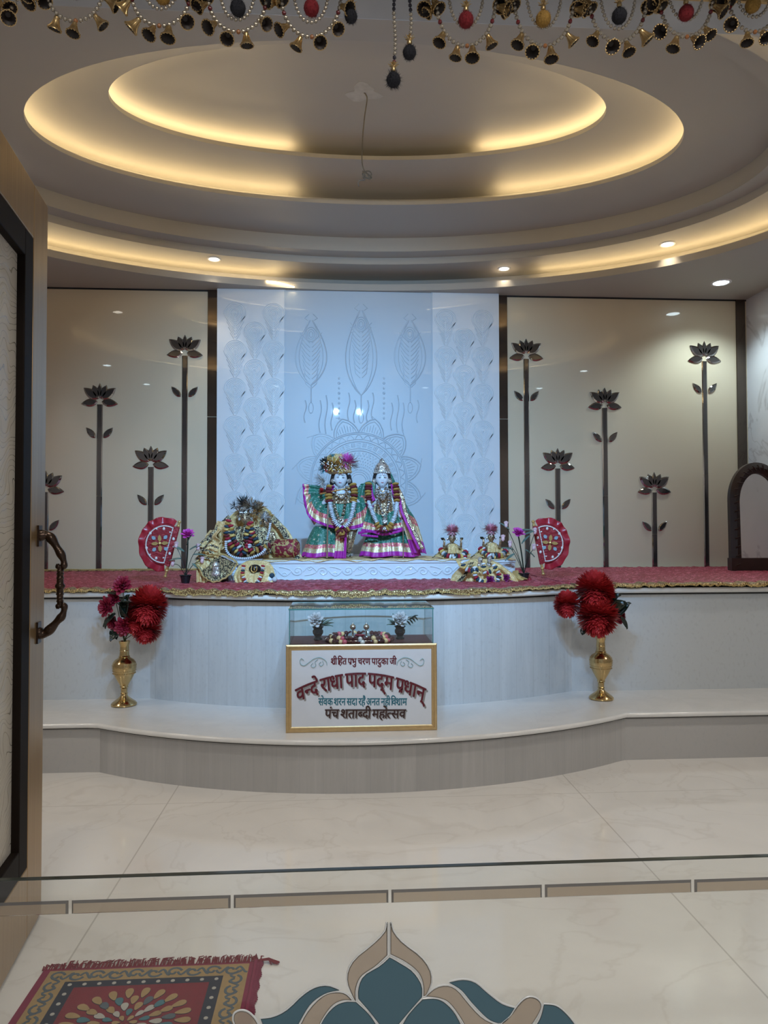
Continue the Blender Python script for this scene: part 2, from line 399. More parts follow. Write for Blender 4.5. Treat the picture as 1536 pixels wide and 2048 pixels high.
# dark mirror strips on the back wall, shadow gap under the ceiling
def wx(px): return P(px, 800, YB).x
for i, (a, b, lb) in enumerate([(-1.205, -1.11, 'left of'), (1.51, 1.60, 'right of')]):
    struct('trim_%d' % (2+i), MB().box((a, YB-.012, .93), (b, YB, 2.35)).box((a, YB-.012, 2.356), (b, YB, Z0)), 'bronze_mirror', 'dark bronze mirror strip %s the carved white panel' % lb, bevel=.003, smooth=False)
struct('trim_4', MB().box((3.842, YB-.012, .93), (3.935, YB, 1.70)).box((3.842, YB-.012, 1.705), (3.935, YB, Z0)), 'bronze_mirror', 'dark bronze mirror strip in the right corner of the back wall', bevel=.003, smooth=False)
struct('trim_5', MB().box((-3.5, YB-.012, .9), (-3.41, YB, Z0)), 'bronze_mirror', bevel=.003, smooth=False)
struct('trim_6', MB().box((XL, YB-.006, Z0-.014), (-1.205, YB, Z0)).box((1.6, YB-.006, Z0-.014), (XR, YB, Z0)), 'black', 'dark shadow gap where back wall meets ceiling', smooth=False)

# lotus ornaments of smoked mirror on the back wall
def leafshape(c, ang, L, Wd, y, th, mb, tip=1.0):
    ca, sa = cos(ang), sin(ang); outl = []; inner = []
    N = 9
    for sgn in (1, -1):
        rng = range(N+1) if sgn == 1 else range(N-1, 0, -1)
        for i in rng:
            t = i/N; w_ = sgn*Wd*.5*(sin(PI*t**.8)**.85)
            lx, lz = L*t, w_
            outl.append((lx, lz))
    def tr(lx, lz, yy): return Vector((c[0]+lx*ca-lz*sa, yy, c[1]+lx*sa+lz*ca))
    n_ = len(outl); mx, mz = L*.5, 0
    o0 = [tr(a, b, y) for a, b in outl]; o1 = [tr(a, b, y-th*.45) for a, b in outl]
    o2 = [tr(mx+(a-mx)*.80, b*.66, y-th) for a, b in outl]
    mb.m(1).add(o0+o1, [(i, (i+1) % n_, n_+(i+1) % n_, n_+i) for i in range(n_)])
    mb.m(1).add(o1+o2, [(i, (i+1) % n_, n_+(i+1) % n_, n_+i) for i in range(n_)])
    mb.m(0).add(o2, [tuple(range(n_))])
def lotus(px, py, leafpy, lab):
    c = P(px, py, YB); zc = c.z-.075; x = c.x; root = thing('lotus_wall_ornament', lab, 'wall ornament', (x, YB, .93), 'lotus ornaments of dark mirror on the back wall')
    y = YB-.002
    for a, L, Wd, dy in ((66, .135, .072, 0), (114, .135, .072, 0), (90, .14, .052, .004), (38, .165, .086, .002), (142, .165, .086, .002), (8, .148, .074, .001), (172, .148, .074, .001)):
        mb = MB(); A = math.radians(a)
        if abs(a-90) > 70: A = math.radians(-8 if a < 90 else 188); 
        leafshape((x+.018*cos(A), zc+.004+.016*sin(A)+(0 if abs(a-90) < 70 else -.012)), A, L, Wd, y, .013, mb)
        mb.build('petal', ['mirror_grey', 'bevel'], root, smooth=False)
    zs = zc-.035; segs = [(.93, .93+(zs-.93)*.45), (.933+(zs-.93)*.45, zs)]
    for a, b in segs:
        mb = MB(); w2 = .026 if True else 0
        V0 = [(x-w2, y, a), (x+w2, y, a), (x+w2, y, b), (x-w2, y, b)]; V1 = [(q[0]*.7+x*.3, y-.007, q[2]) for q in V0]
        mb.m(1).add(V0+V1, [(0, 1, 5, 4), (1, 2, 6, 5), (2, 3, 7, 6), (3, 0, 4, 7)]); mb.m(0).add(V1, [(0, 1, 2, 3)])
        mb.build('stem', ['mirror_grey', 'bevel'], root, smooth=False)
    lz = P(px, leafpy, YB).z
    for s in (1, -1):
        mb = MB(); leafshape((x+s*.035, lz), math.radians(48 if s > 0 else 132), .128, .055, y, .012, mb); mb.build('leaf', ['mirror_grey', 'bevel'], root, smooth=False)
for a in [(370, 688, 794, 'tallest lotus ornament left of the carved panel, beside the dark strip'), (200, 785, 876, 'mid-height lotus ornament left of the carved panel'),
          (302, 910, 1010, 'low lotus ornament rising behind the left red fan'), (92, 960, 1061, 'lowest lotus ornament, half hidden by the door edge'),
          (1052, 695, 802, 'tall lotus ornament just right of the carved panel'), (1209, 793, 884, 'mid-height lotus ornament right of the carved panel'),
          (1115, 914, 1018, 'low lotus ornament rising behind the right red fan'), (1308, 962, 1062, 'lowest lotus ornament on the right of the back wall'),
          (1408, 700, 786, 'tall lotus ornament nearest the right wall corner')]: lotus(*a)

# carved white backdrop panel
PX0, PX1, PX2, PX3 = -1.11, -.499, .881, 1.508; PY = 6.69
bp = thing('carved_backdrop', 'tall white carved panel with feather and mandala relief behind the deities', 'carved panel', (.2, PY, .93))
def relief(mb, pts, r=.0045, closed=False): mb.tube([Vector((p[0], PYR, p[1])) for p in pts], r, 5, closed=closed)
def motif(mb, x, z, w, h, r=.0062):
    """peacock feather eye: nested drops open at the foot"""
    ze = z+h*.16
    for k in range(7):
        t = (k+1)/7; ww = w*.5*t; up = h*.33*t; dn = w*.68*t; pts = []; g = .005
        for i in range(19):
            q = lerp(-1, 1, i/18); s_ = abs(q)
            if s_ < .62: a = q/.62*PI*.56; pts.append((x+ww*sin(a)/1.0, ze+up*cos(a)))
            else:
                u = (s_-.62)/.38; a = PI*.56; pts.append((x+math.copysign(lerp(ww*sin(a), g, u), q), lerp(ze+up*cos(a), ze-dn, u)))
        relief(mb, pts, r)
    for k in range(4):
        zt_ = ze-w*.68-.027*(k+1); xe = w*(.44-.075*k)
        for s_ in (-1, 1): relief(mb, [(x+s_*xe, zt_+(xe)*1.55), (x+s_*xe*.5, zt_+xe*.72), (x+s_*.006, zt_)], r)
    mb.ball((x, PYR, z+h*.17), (w*.05, .006, w*.06), 8, 6)
for side, (xa, xb) in enumerate([(PX0, PX1), (PX2, PX3)]):
    mb = MB().box((xa, PY, .931), (xb, YB-.002, Z0-.002)); PYR = PY-.001
    cols = [P(x_, 800, PY).x for x_ in ((470, 509, 547) if side == 0 else (892, 929, 966))]
    for j, cx_ in enumerate(cols):
        z_ = 3.245 if j != 1 else 3.245-.175
        if side: z_ -= .03
        while z_ > 1.05: motif(mb, cx_, z_+.01, .205, .30); z_ -= .348
    mb.build('side_panel', 'panel', bp, smooth=True, angle=35)
mb = MB().box((PX1, PY+.012, .931), (PX2, YB-.002, Z0-.002)); PYR = PY+.010
mb.box((PX1+.0, PY+.004, .93), (PX1+.012, PY+.014, Z0)); mb.box((PX2-.012, PY+.004, .93), (PX2, PY+.014, Z0))
mc = P(718, 962, PY); mx, mz = mc.x, mc.z; u_ = PY/FPX*.71
for r_, rr in ((20, 3), (26, 3), (86, 4), (92, 3), (112, 4), (118, 3), (134, 4), (138, 3)):
    relief(mb, [(mx+r_*u_*cos(q), mz+r_*u_*sin(q)) for q in [2*PI*i/72 for i in range(72)]], .0012*rr, True)
for r_ in range(32, 82, 8):
    for i in range(48): q = 2*PI*(i+.5*((r_//8) % 2))/48; mb.ball((mx+r_*u_*cos(q), PYR, mz+r_*u_*sin(q)), (.006, .004, .006), 5, 4)
for i in range(40):
    q = 2*PI*i/40
    if i % 2 == 0: [relief(mb, [(mx+r_*u_*cos(q+d), mz+r_*u_*sin(q+d)) for d in (-.055, .055)], .0035) for r_ in (97, 102, 107)]
    else: [relief(mb, [(mx+97*u_*cos(q+d), mz+97*u_*sin(q+d)), (mx+108*u_*cos(q+d), mz+108*u_*sin(q+d))], .0035) for d in (-.04, 0, .04)]
for i in range(32):
    q = 2*PI*i/32; relief(mb, [(mx+(118+13*sin(PI*t))*u_*cos(q+(t-.5)*.19), mz+(118+13*sin(PI*t))*u_*sin(q+(t-.5)*.19)) for t in [k/8 for k in range(9)]], .004)
    relief(mb, [(mx+80*u_*cos(q-.05), mz+80*u_*sin(q-.05)), (mx+72*u_*cos(q), mz+72*u_*sin(q)), (mx+80*u_*cos(q+.05), mz+80*u_*sin(q+.05))], .0035)
for i in range(12):
    q = 2*PI*i/12+PI/12
    for sc_, o_ in ((1, 0), (.82, 0)):
        for s in (1, -1):
            pts = []
            for k in range(9):
                t = k/8; a_ = s*.255*sc_*(cos(t*PI/2)**.7); r_ = 138+44*sc_*t**1.35
                pts.append((mx+r_*u_*cos(q+a_), mz+r_*u_*sin(q+a_)))
            relief(mb, pts, .006 if sc_ == 1 else .004)
    for k in range(-3, 4):
        a_ = k*.05; relief(mb, [(mx+r_*u_*cos(q+a_), mz+r_*u_*sin(q+a_)) for r_ in (142, 150+14*(1-abs(k)/3.5))], .0032)
    relief(mb, [(mx+(182+d)*u_*cos(q+.01*d), mz+(182+d)*u_*sin(q+.01*d)) for d in range(0, 12, 3)], .004)
for px_, py0, py1 in ((622, 640, 770), (722, 620, 790), (820, 640, 770)):      # three tall feathers
    a_ = P(px_, py0, PY); b_ = P(px_, py1, PY); h_ = a_.z-b_.z; xx = a_.x
    for s in (1, -1):
        for w_, r_ in ((.145, .006), (.11, .004)):
            relief(mb, [(xx+s*w_*sin(PI*min(1, (t*.97+.03))**1.25)**.75, a_.z-h_*t) for t in [k/16 for k in range(17)]], r_)
        for k in range(11):
            z_ = a_.z-.16-k*.042; relief(mb, [(xx+s*.01, z_-.05), (xx+s*.05, z_-.01), (xx+s*(.10-.004*k), z_+.045)], .004)
    for r_ in (.02, .035, .05): relief(mb, [(xx+r_*cos(q), a_.z-.13+r_*1.35*sin(q)) for q in [2*PI*i/20 for i in range(20)]], .004, True)
    relief(mb, [(xx, b_.z), (xx, b_.z-.16)], .006)
    relief(mb, [(xx+.022*cos(q), b_.z-.21+.05*sin(q)) for q in [2*PI*i/18 for i in range(18)]], .004, True)
    for s in (1, -1): relief(mb, [(xx+s*.02, a_.z+.06), (xx+s*.06, a_.z+.02), (xx+s*.03, a_.z-.0)], .004)
for px_, n_ in ((678, 9), (768, 9)):                                              # bead drops
    for k in range(n_): q = P(px_, 756+k*10, PY); mb.ball((q.x, PYR, q.z), (.014-.0007*k if k % 2 else .009, .006, .012), 8, 6)
for px_, t0, t1 in ((610, 800, 845), (640, 800, 865), (652, 790, 868), (664, 805, 860), (697, 785, 840), (709, 800, 845), (735, 800, 845), (745, 785, 840), (783, 805, 860), (795, 790, 865), (806, 805, 862), (835, 800, 845)):
    a_ = P(px_, t0, PY); b_ = P(px_, t1, PY)
    relief(mb, [(a_.x+.012*sin(k/8*PI*2), lerp(a_.z, b_.z, k/8)) for k in range(9)], .006)
mb.build('centre_panel', 'panel_mid_shaded', bp, smooth=True, angle=35)

# ------------------------------------------------------------------ altar platform and step
def front(x, straight, h, sag, off=0):
    R = (h*h+sag*sag)/(2*sag); yc = straight-sag+R; d = abs(x-.155)
    R += off; s_ = straight-off
    if d >= R: return s_
    return min(s_, yc-math.sqrt(R*R-d*d))
def slab(fr, x0, x1, yb, z0, z1, n=120):
    pts = [(lerp(x0, x1, i/n), fr(lerp(x0, x1, i/n))) for i in range(n+1)]
    return MB().prism([Vector((x, y, z0)) for x, y in pts]+[Vector((x1, yb, z0)), Vector((x0, yb, z0))], (0, 0, z1-z0))
PF = lambda off=0: (lambda x: front(x, 4.58, 1.32, .35, off))
SF = lambda off=0: (lambda x: front(x, 4.04, 1.45, .42, off))
t = thing('altar_platform', 'high marble altar platform with a bowed middle and vertical stone strips', 'altar platform', (.155, 5.6, 0))
slab(PF(), XL+.002, XR-.002, YB-.002, .27, .895).build('platform_wall', 'strip', t, angle=20)
slab(PF(.015), XL+.002, XR-.002, YB-.002, .885, .897).build('shadow_groove', 'black', t, angle=20)
slab(PF(.045), XL+.002, XR-.002, YB-.002, .897, .93).build('top_slab', 'marble', t, bevel=.01, angle=20)
t = thing('altar_step', 'low marble step with a bowed front and white top slab below the altar', 'step', (.155, 5.0, 0))
slab(SF(), XL, XR, 4.7, 0, .236).build('riser', 'riser', t, angle=20)
slab(SF(.012), XL, XR, 4.7, .236, .244).build('shadow_groove', 'black', t, angle=20)
slab(SF(.035), XL, XR, 4.75, .244, .27).build('top_slab', 'marble', t, bevel=.009, angle=20)
# ================================================================== TEMPLE CLOTHS ON THE PLATFORM
def velvet(name, c1, c2, c3):
    m = NT(name); v = m.coord(scale=(1, 1, 1)); f = m.noise(m.coord(scale=(9, 26, 26)), 2.2, 4, 1.5); g = m.noise(m.coord(scale=(16, 40, 40)), 1.7, 3, .8)
    c = m.mix(f, c1, c2); c = m.mix(m.ramp(g, [(.53, (0, 0, 0)), (.60, (1, 1, 1))]), c, c3); m.col(c); m.set(Roughness=.5)
    m.bump(f, .9, .006); return m.m
M['redcloth'] = velvet('crushed_red_cloth', (.12, .002, .010), (.40, .012, .035), (.66, .17, .24))
def bordermat():
    m = NT('gold_lace_border'); f = m.voro(m.coord(scale=(1, 1, 1)), 130).outputs['Distance']; g = m.noise(m.coord(), 60, 3)
    m.col(m.mix(m.ramp(f, [(.12, (1, 1, 1)), (.6, (0, 0, 0))]), (.20, .12, .05), (.84, .64, .32))); m.set(Roughness=.38, Metallic=.55); m.bump(f, .6, .003); return m.m
M['border'] = bordermat()
M['blackgold'] = None
def blackgold():
    m = NT('black_and_gold_border'); f = m.voro(m.coord(), 130).outputs['Distance']; n_ = m.noise(m.coord(), 70, 3, 1.5)
    m.col(m.mix(m.ramp(n_, [(.47, (0, 0, 0)), (.55, (1, 1, 1))]), (.02, .018, .022), (.62, .50, .28))); m.set(Roughness=.35, Metallic=.4); m.bump(f, .8, .004); return m.m
M['blackgold'] = blackgold()
ZP = .93
def wob(x, y, s=1): return s*(.004*sin(23*x+7*y)+.003*sin(61*x-31*y+1)+.002*sin(117*x+50*y))
def runner(lab, xa, xb, yback, zoff, drop, wave=.012, bw=.045, backborder=False, slant=0):
    root = thing('altar_cloth', lab, 'cloth', ((xa+xb)/2, 5, ZP), 'red altar cloths with gold borders')
    f = PF(.047); R = lambda x, v: 0
    def top(u, v, extra=0):
        x = lerp(xa, xb, u); ye = f(x)-.004; yb = yback(x) if callable(yback) else yback
        y = lerp(yb, ye, v)+slant*(u-.5)*(1-v)
        z = ZP+.007+zoff+abs(wob(x, y))*1.3+.004*sin(x*9+zoff*900)**2*v
        return Vector((x, y, z))
    nu = int((xb-xa)*70)
    MB().grid(lambda u, v: top(u, v*.955), nu, 26).build('cloth_sheet', 'redcloth', root, solid=.004, angle=80)
    def brd(u, v):
        x = lerp(xa, xb, u); e = top(u, .955); ye = f(x)-.006-.002*sin(x*80)
        L = (e.y-ye); d = drop*(1+.35*sin(x*7.3+1)+.2*sin(x*19))+.004*abs(sin(x*60))
        t_ = v*(L+d)
        if t_ < L: return Vector((x, e.y-t_, e.z+.003+.003*sin(x*75)))
        k = t_-L; return Vector((x+.0, ye-.004*sin(x*31)-.003, e.z+.002-k))
    gb = MB().grid(brd, nu*2, 12).build('gold_border', 'border', root, solid=.005, angle=80)
    def braid(u):
        p = brd(u, .97); return p+Vector((0, -.005, 0))
    mb = MB(); n_ = int((xb-xa)/.0105)
    for i in range(n_):
        p = braid((i+.5)/n_); mb.ball(p, (.0052, .004, .0055+.0015*(i % 2)), 6, 4)
    mb.build('bead_edging', 'goldlace', gb)
    if backborder:
        MB().grid(lambda u, v: Vector((lerp(xa, xb, u), yback-.05*v, ZP+.014+.006*sin(v*PI)+.004*sin(u*190))), nu, 4).build('gold_back_border', 'border', root, solid=.004, angle=80)
        mb = MB()
        for dz in (0, .012): mb.tube([Vector((lerp(xa, xb, i/40), yback+.006, ZP+.018+dz*.6+.002*sin(i*1.3))) for i in range(41)], .005, 5)
        mb.build('gold_cord', 'goldlace', root)
    return root
runner('long red altar cloth with gold border on the left, running behind the door', -3.4, -.93, 6.70, .0, .008, backborder=True)
runner('red altar cloth with wavy gold edge over the bowed middle of the platform', -1.0, .84, 5.24, .006, .020)
runner('red altar cloth with dark gold edge below the right small deities', .80, 1.62, 6.2, .004, .010)
runner('red altar cloth with gold border at the right end, reaching the arched frame', 1.50, 3.93, 6.68, .009, .010)

# ================================================================== WHITE CARVED PLINTH
pl = thing('carved_plinth', 'long low white carved plinth carrying the deities', 'plinth', (.19, 5.5, ZP))
mb = MB().box((-.93, 5.27, ZP+.0), (1.296, 6.60, ZP+.135)).box((-.935, 5.262, ZP+.135), (1.301, 6.60, ZP+.157))
mb.box((-.93, 5.262, ZP), (1.296, 5.27, ZP+.022))
PYR = 5.268
def spiral(x, z, r, a0, s, turns=1.6):
    return [(x+(r*(1-.86*t_))*cos(a0+s*t_*turns*2*PI), z+(r*(1-.86*t_))*sin(a0+s*t_*turns*2*PI)*.85) for t_ in [k/26 for k in range(27)]]
for i in range(12):
    cx_ = -.84+i*.182; s = 1 if i % 2 else -1; cz_ = ZP+.078
    relief(mb, spiral(cx_, cz_+.004*s, .042, PI if s > 0 else PI, s), .0042)
    relief(mb, [(cx_-.042-.10*t_, cz_+.004*s-s*.038*sin(t_*PI)) for t_ in [k/10 for k in range(11)]], .0042)
    relief(mb, spiral(cx_+.085, cz_+.022*s, .018, 0, -s, 1.1), .0035); relief(mb, [(cx_+.05+t_*.08, cz_-.03*s+.02*s*t_*t_) for t_ in [k/6 for k in range(7)]], .0035)
mb.build('plinth_body', 'panel', pl, angle=35)
M['yellowcloth'] = None
def brocade(name, base, spot_, scale=40, thr=(.30, .36), metal=.3, rough=.45):
    m = NT(name); d = m.voro(m.coord(), scale).outputs['Distance']; n_ = m.noise(m.coord(), scale*.7, 3, 1.)
    k = m.ramp(n_, [(thr[0]+.22, (0, 0, 0)), (thr[1]+.22, (1, 1, 1))]); c = m.mix(k, base, spot_)
    m.col(c); m.set(Roughness=rough, Metallic=metal); m.bump(d, .6, .004); return m.m
M['yellowcloth'] = brocade('yellow_brocade', (.66, .46, .20), (.84, .66, .36), 70, metal=.1, rough=.6)
def edgepatch(u, v):
    x = lerp(-.55, 1.30, u); return Vector((x, lerp(5.9, 5.257-.003*sin(u*60), v), ZP+.1600+.0025*sin(u*40+v*9)+.0015*sin(u*113)-(0.006+.005*sin(u*37)+.003*sin(u*91) if v > .97 else 0)))
tag(MB().grid(edgepatch, 110, 20).build('plinth_cloth', 'yellowcloth', solid=.004, angle=80), 'thin pale yellow cloth with rippled edge spread under the standing deities', 'cloth')

# ================================================================== FLOWERS AND VASES
def redflower():
    m = NT('red_petals'); v = m.noise(m.coord(), 45, 3); m.col(m.mix(v, (.34, .008, .014), (.74, .06, .065))); m.set(Roughness=.45, Sheen_Weight=0.); return m.m
M['redpetal'] = redflower(); M['pinkred'] = sm('dark_rose_petals', (.32, .02, .055), .45, var=.7, vs=60)
M['darkleaf'] = sm('dark_glossy_leaf', (.012, .02, .014), .25, var=.5, vs=30)
M['stem'] = sm('green_stem', (.05, .07, .03), .5)
def petal_blade(mb, c, d, L, W, curl=.25, cup=0):
    d = Vector(d).normalized(); s_ = d.cross(Vector((.13, .31, .94))).normalized(); up = s_.cross(d)
    pts = []
    for t_, w_ in ((0, .25), (.4, .9), (.78, 1), (1, .12)):
        b = c+d*L*t_+up*L*curl*t_*t_
        pts += [b-s_*W*w_*.5+up*cup*W*w_, b+s_*W*w_*.5+up*cup*W*w_]
    mb.add(pts, [(0, 1, 3, 2), (2, 3, 5, 4), (4, 5, 7, 6)])
def mumflower(name, root, c, R, axis, n=420, mat='redpetal', flat=1.0, seed=0):
    rd = random.Random(seed+int(c[0]*1000)); ax = Vector(axis).normalized(); x = ax.orthogonal().normalized(); y = ax.cross(x); mb = MB(); c = Vector(c)
    for i in range(n):
        u = (i+.5)/n; th = math.acos(1-1.45*u); ph = i*2.39996+rd.uniform(-.2, .2)
        d = ax*cos(th)*flat+(x*cos(ph)+y*sin(ph))*sin(th); L = R*(.62+.38*min(1, u*2.2))*rd.uniform(.88, 1.04)
        petal_blade(mb, c+d*R*.12, d, L, R*.20, rd.uniform(-.15, .15), .1)
    mb.ball(c, R*.35, 8, 6)
    return mb.build(name, mat, root, solid=0, smooth=True)
def roseflower(name, root, c, R, axis, mat, seed=1, petals=30):
    rd = random.Random(seed); ax = Vector(axis).normalized(); x = ax.orthogonal().normalized(); y = ax.cross(x); mb = MB(); c = Vector(c)
    for i in range(petals):
        u = i/(petals-1); ph = i*2.39996; tilt = lerp(.12, 1.25, u); rr = R*lerp(.12, .62, u)
        d = (x*cos(ph)+y*sin(ph)); pc = c+d*rr*.45+ax*R*(.25-.25*u)
        t1 = (ax*cos(tilt)+d*sin(tilt)); s_ = d.cross(ax); W_ = R*lerp(.35, .75, u); L = R*lerp(.45, .72, u)
        def fn(a, b):
            q = (a-.5)*2; wd = sin(PI*(.12+.78*b))**.6
            return pc+t1*L*b+s_*W_*.5*q*wd+ax*R*.05*sin(a*9+ph)*b-d*abs(q)*abs(q)*R*.18*wd+d*R*.14*b*b
        mb.grid(fn, 5, 4)
    mb.ball(c, (R*.3,)*3, 8, 6)
    return mb.build(name, mat, root, smooth=True, angle=80)
def leaf(mb, c, d, L, W, droop=.2, up=(0, -.4, 1)):
    c = Vector(c); d = Vector(d).normalized(); s_ = d.cross(Vector(up)).normalized(); n_ = s_.cross(d)
    mb.grid(lambda a, b: c+d*L*b+s_*W*(a-.5)*sin(PI*(.06+.92*b))**.8+n_*(-droop*L*b*b+abs(a-.5)*W*.35), 4, 8)
VP = [(.066, 0), (.073, .003), (.074, .010), (.066, .020), (.046, .034), (.030, .046), (.021, .056), (.018, .066), (.023, .070), (.018, .075), (.019, .100), (.025, .108), (.022, .113), (.030, .128), (.046, .155), (.060, .185), (.068, .212), (.070, .232), (.066, .252), (.053, .268), (.038, .277), (.031, .284), (.033, .288), (.028, .293), (.026, .318), (.028, .322), (.026, .326), (.025, .352), (.030, .368), (.033, .378), (.029, .378), (.022, .35), (.020, .30)]
def vase(x, y, lab):
    root = thing('brass_vase', lab, 'vase', (x, y, .27), None)
    vb = MB().lathe([(r, h) for r, h in VP], (x, y, .2705), 40).build('vase_body', 'brass', root, angle=25)
    mb = MB()
    for i in range(40):
        for k in range(4): q = 2*PI*i/40; r_, h_ = .0645-.004*k*k*.0+(.069-.0645)*(k/3 if k < 3 else .8), .19+.016*k; mb.ball((x+r_*cos(q+.08*(k % 2)), y+r_*sin(q+.08*(k % 2)), .27+h_), .0025, 4, 3)
    mb.build('engraved_band', 'brass', vb)
    return root
def bouquet(root, x, y, name_label, flowers, leaves, zt):
    bq = thing('artificial_bouquet', name_label, 'artificial flowers', (x, y, zt))
    for i, (kind, px, py, dy, R, ax, mat) in enumerate(flowers):
        c = P(px, py, y+dy); base = Vector((x, y, zt-.10))
        MB().tube(catmull([base, Vector((x, y, zt)), lerp(Vector((x, y, zt)), c, .6)+Vector((0, 0, .01)), c], 10), .0025, 5).build('stem', 'stem', bq)
        if kind == 'm': mumflower('flower_head', bq, c, R, ax, seed=i, mat=mat, n=int(420+R*4500))
        else: roseflower('flower_head', bq, c, R, ax, mat, seed=i)
    for (px, py, dy, d, L, W) in leaves:
        mb = MB(); c = P(px, py, y+dy); leaf(mb, c, d, L, W); mb.build('leaf', 'darkleaf', bq, solid=.001)
    return bq
vL = Vector((-1.268, 4.41, 0)); vR = Vector((1.60, 4.36, 0))
vase(vL.x, vL.y, 'antique brass vase standing on the left end of the marble step')
bouquet(None, vL.x, vL.y, 'red chrysanthemums and dark roses in the left brass vase', [
    ('m', 296, 1212, -.06, .112, (.15, -1, .12), 'redpetal'), ('m', 293, 1258, -.02, .085, (.2, -.9, -.4), 'redpetal'), ('m', 272, 1243, -.05, .075, (-.2, -1, -.3), 'redpetal'),
    ('r', 246, 1172, -.02, .062, (-.1, -.8, .5), 'pinkred'), ('r', 216, 1213, -.04, .062, (-.5, -.9, .1), 'pinkred'), ('r', 248, 1252, -.06, .058, (0, -1, -.1), 'pinkred'), ('r', 228, 1243, -.0, .052, (-.4, -1, -.3), 'pinkred'), ('r', 230, 1198, -.0, .05, (-.4, -1, .3), 'pinkred')],
    [(250, 1235, -.07, (.1, -.3, 1), .14, .10), (262, 1240, -.06, (-.35, -.3, .8), .13, .08), (255, 1215, -.08, (-.1, -.5, .5), .08, .085), (240, 1262, -.05, (-.5, -.6, -.5), .08, .06), (222, 1262, -.04, (.6, -.5, -.5), .07, .05), (232, 1228, -.06, (-.6, -.2, -.5), .10, .05), (238, 1190, -.02, (-.9, -.2, .3), .08, .03), (270, 1195, -.0, (.6, 0, .5), .09, .04), (215, 1235, 0, (-.3, 0, -1), .07, .03)], .648)
vase(vR.x, vR.y, 'antique brass vase standing on the right part of the marble step')
bouquet(None, vR.x, vR.y, 'three red chrysanthemums with black leaves in the right brass vase', [
    ('m', 1190, 1180, -.07, .112, (0, -1, .35), 'redpetal'), ('m', 1134, 1208, -.05, .078, (-.75, -.8, .1), 'redpetal'), ('m', 1196, 1232, -.08, .118, (0.05, -1, -.15), 'redpetal'), ('m', 1240, 1232, .03, .045, (.8, -.5, 0), 'pinkred'), ('m', 1213, 1180, -.02, .06, (.8, -.7, .3), 'redpetal')],
    [(1200, 1225, -.06, (.6, -.3, .8), .16, .12), (1215, 1225, -.03, (.9, -.1, .6), .13, .12), (1225, 1240, -.03, (.6, -.2, .8), .15, .09), (1190, 1215, -.05, (-.4, -.3, .8), .12, .10), (1240, 1235, -.04, (.5, -.2, -.7), .08, .05), (1165, 1215, -.05, (-.3, -.2, .5), .06, .05), (1170, 1255, -.05, (-.3, -.2, -.5), .05, .04), (1180, 1222, -.04, (.1, -.2, .8), .10, .12)], .648)

# ================================================================== FRAMED SIGN TABLE AND GLASS CASE
fx0, fx1, fz0, fz1, FY = -.268, .508, .2705, .716, 3.745
tb = thing('offering_table', 'low table faced with a gold-framed painted sign on the step', 'table', (.12, 3.9, .27))
mb = MB().box((fx0+.01, FY+.014, .271), (fx1-.01, 4.15, .700)); mb.build('cabinet_box', 'marble', tb, smooth=False)
M['tabletop'] = sm('dark_red_striped_cover', (.10, .03, .03), .6, var=.6, vs=60)
MB().box((fx0+.012, FY+.016, .7005), (fx1-.012, 4.14, .706)).build('table_cover', 'tabletop', tb, smooth=False)
M['signboard'] = sm('white_sign_board', (.66, .69, .74), .18, var=.06, vs=12, coat=.4)
fw = .037
MB().box((fx0+fw*.6, FY+.004, fz0+fw*.6), (fx1-fw*.6, FY+.012, fz1-fw*.6)).build('sign_board', 'signboard', tb, smooth=False)
mb = MB(); prof = [(0, 0), (0, -.014), (.006, -.018), (.014, -.018), (.017, -.013), (.024, -.013), (.030, -.009), (fw, -.004), (fw, 0)]
cs = [((fx0, fz0), (1, 1)), ((fx1, fz0), (-1, 1)), ((fx1, fz1), (-1, -1)), ((fx0, fz1), (1, -1))]
for k in range(4):
    (a, sa), (b, sb) = cs[k], cs[(k+1) % 4]; n_ = len(prof)
    V1 = [Vector((a[0]+sa[0]*i, FY+.014+j, a[1]+sa[1]*i)) for i, j in prof]; V2 = [Vector((b[0]+sb[0]*i, FY+.014+j, b[1]+sb[1]*i)) for i, j in prof]
    mb.add(V1+V2, [(i, i+1, n_+i+1, n_+i) for i in range(n_-1)])
M['frame'] = sm('gilt_frame', (.62, .44, .22), .32, .8, .15, 50)
mb.build('gilt_frame', 'frame', tb, angle=15)

# painted lettering: unshaped Devanagari glyphs placed one by one
def glyph(ch, shear=0):
    c = bpy.data.curves.new('g', 'FONT'); c.body = ch; c.size = 1.0; c.resolution_u = 3; c.offset = 0; c.shear = shear
    o = bpy.data.objects.new('g', c); COL.objects.link(o); bpy.context.view_layer.update()
    dg = bpy.context.evaluated_depsgraph_get(); me = bpy.data.meshes.new_from_object(o.evaluated_get(dg))
    vs = [v.co.copy() for v in me.vertices]; fs = [tuple(p.vertices) for p in me.polygons]
    bpy.data.objects.remove(o); bpy.data.curves.remove(c); bpy.data.meshes.remove(me); return vs, fs
def clip(vs, fs, xmax):
    bm = bmesh.new(); bv = [bm.verts.new(v) for v in vs]
    for f in fs:
        try: bm.faces.new([bv[i] for i in f])
        except ValueError: pass
    bmesh.ops.bisect_plane(bm, geom=bm.verts[:]+bm.edges[:]+bm.faces[:], plane_co=(xmax, 0, 0), plane_no=(1, 0, 0), clear_outer=True)
    bm.verts.index_update(); a = [v.co.copy() for v in bm.verts]; b = [tuple(v.index for v in f.verts) for f in bm.faces]; bm.free(); return a, b
GW = .02; HEAD = {}
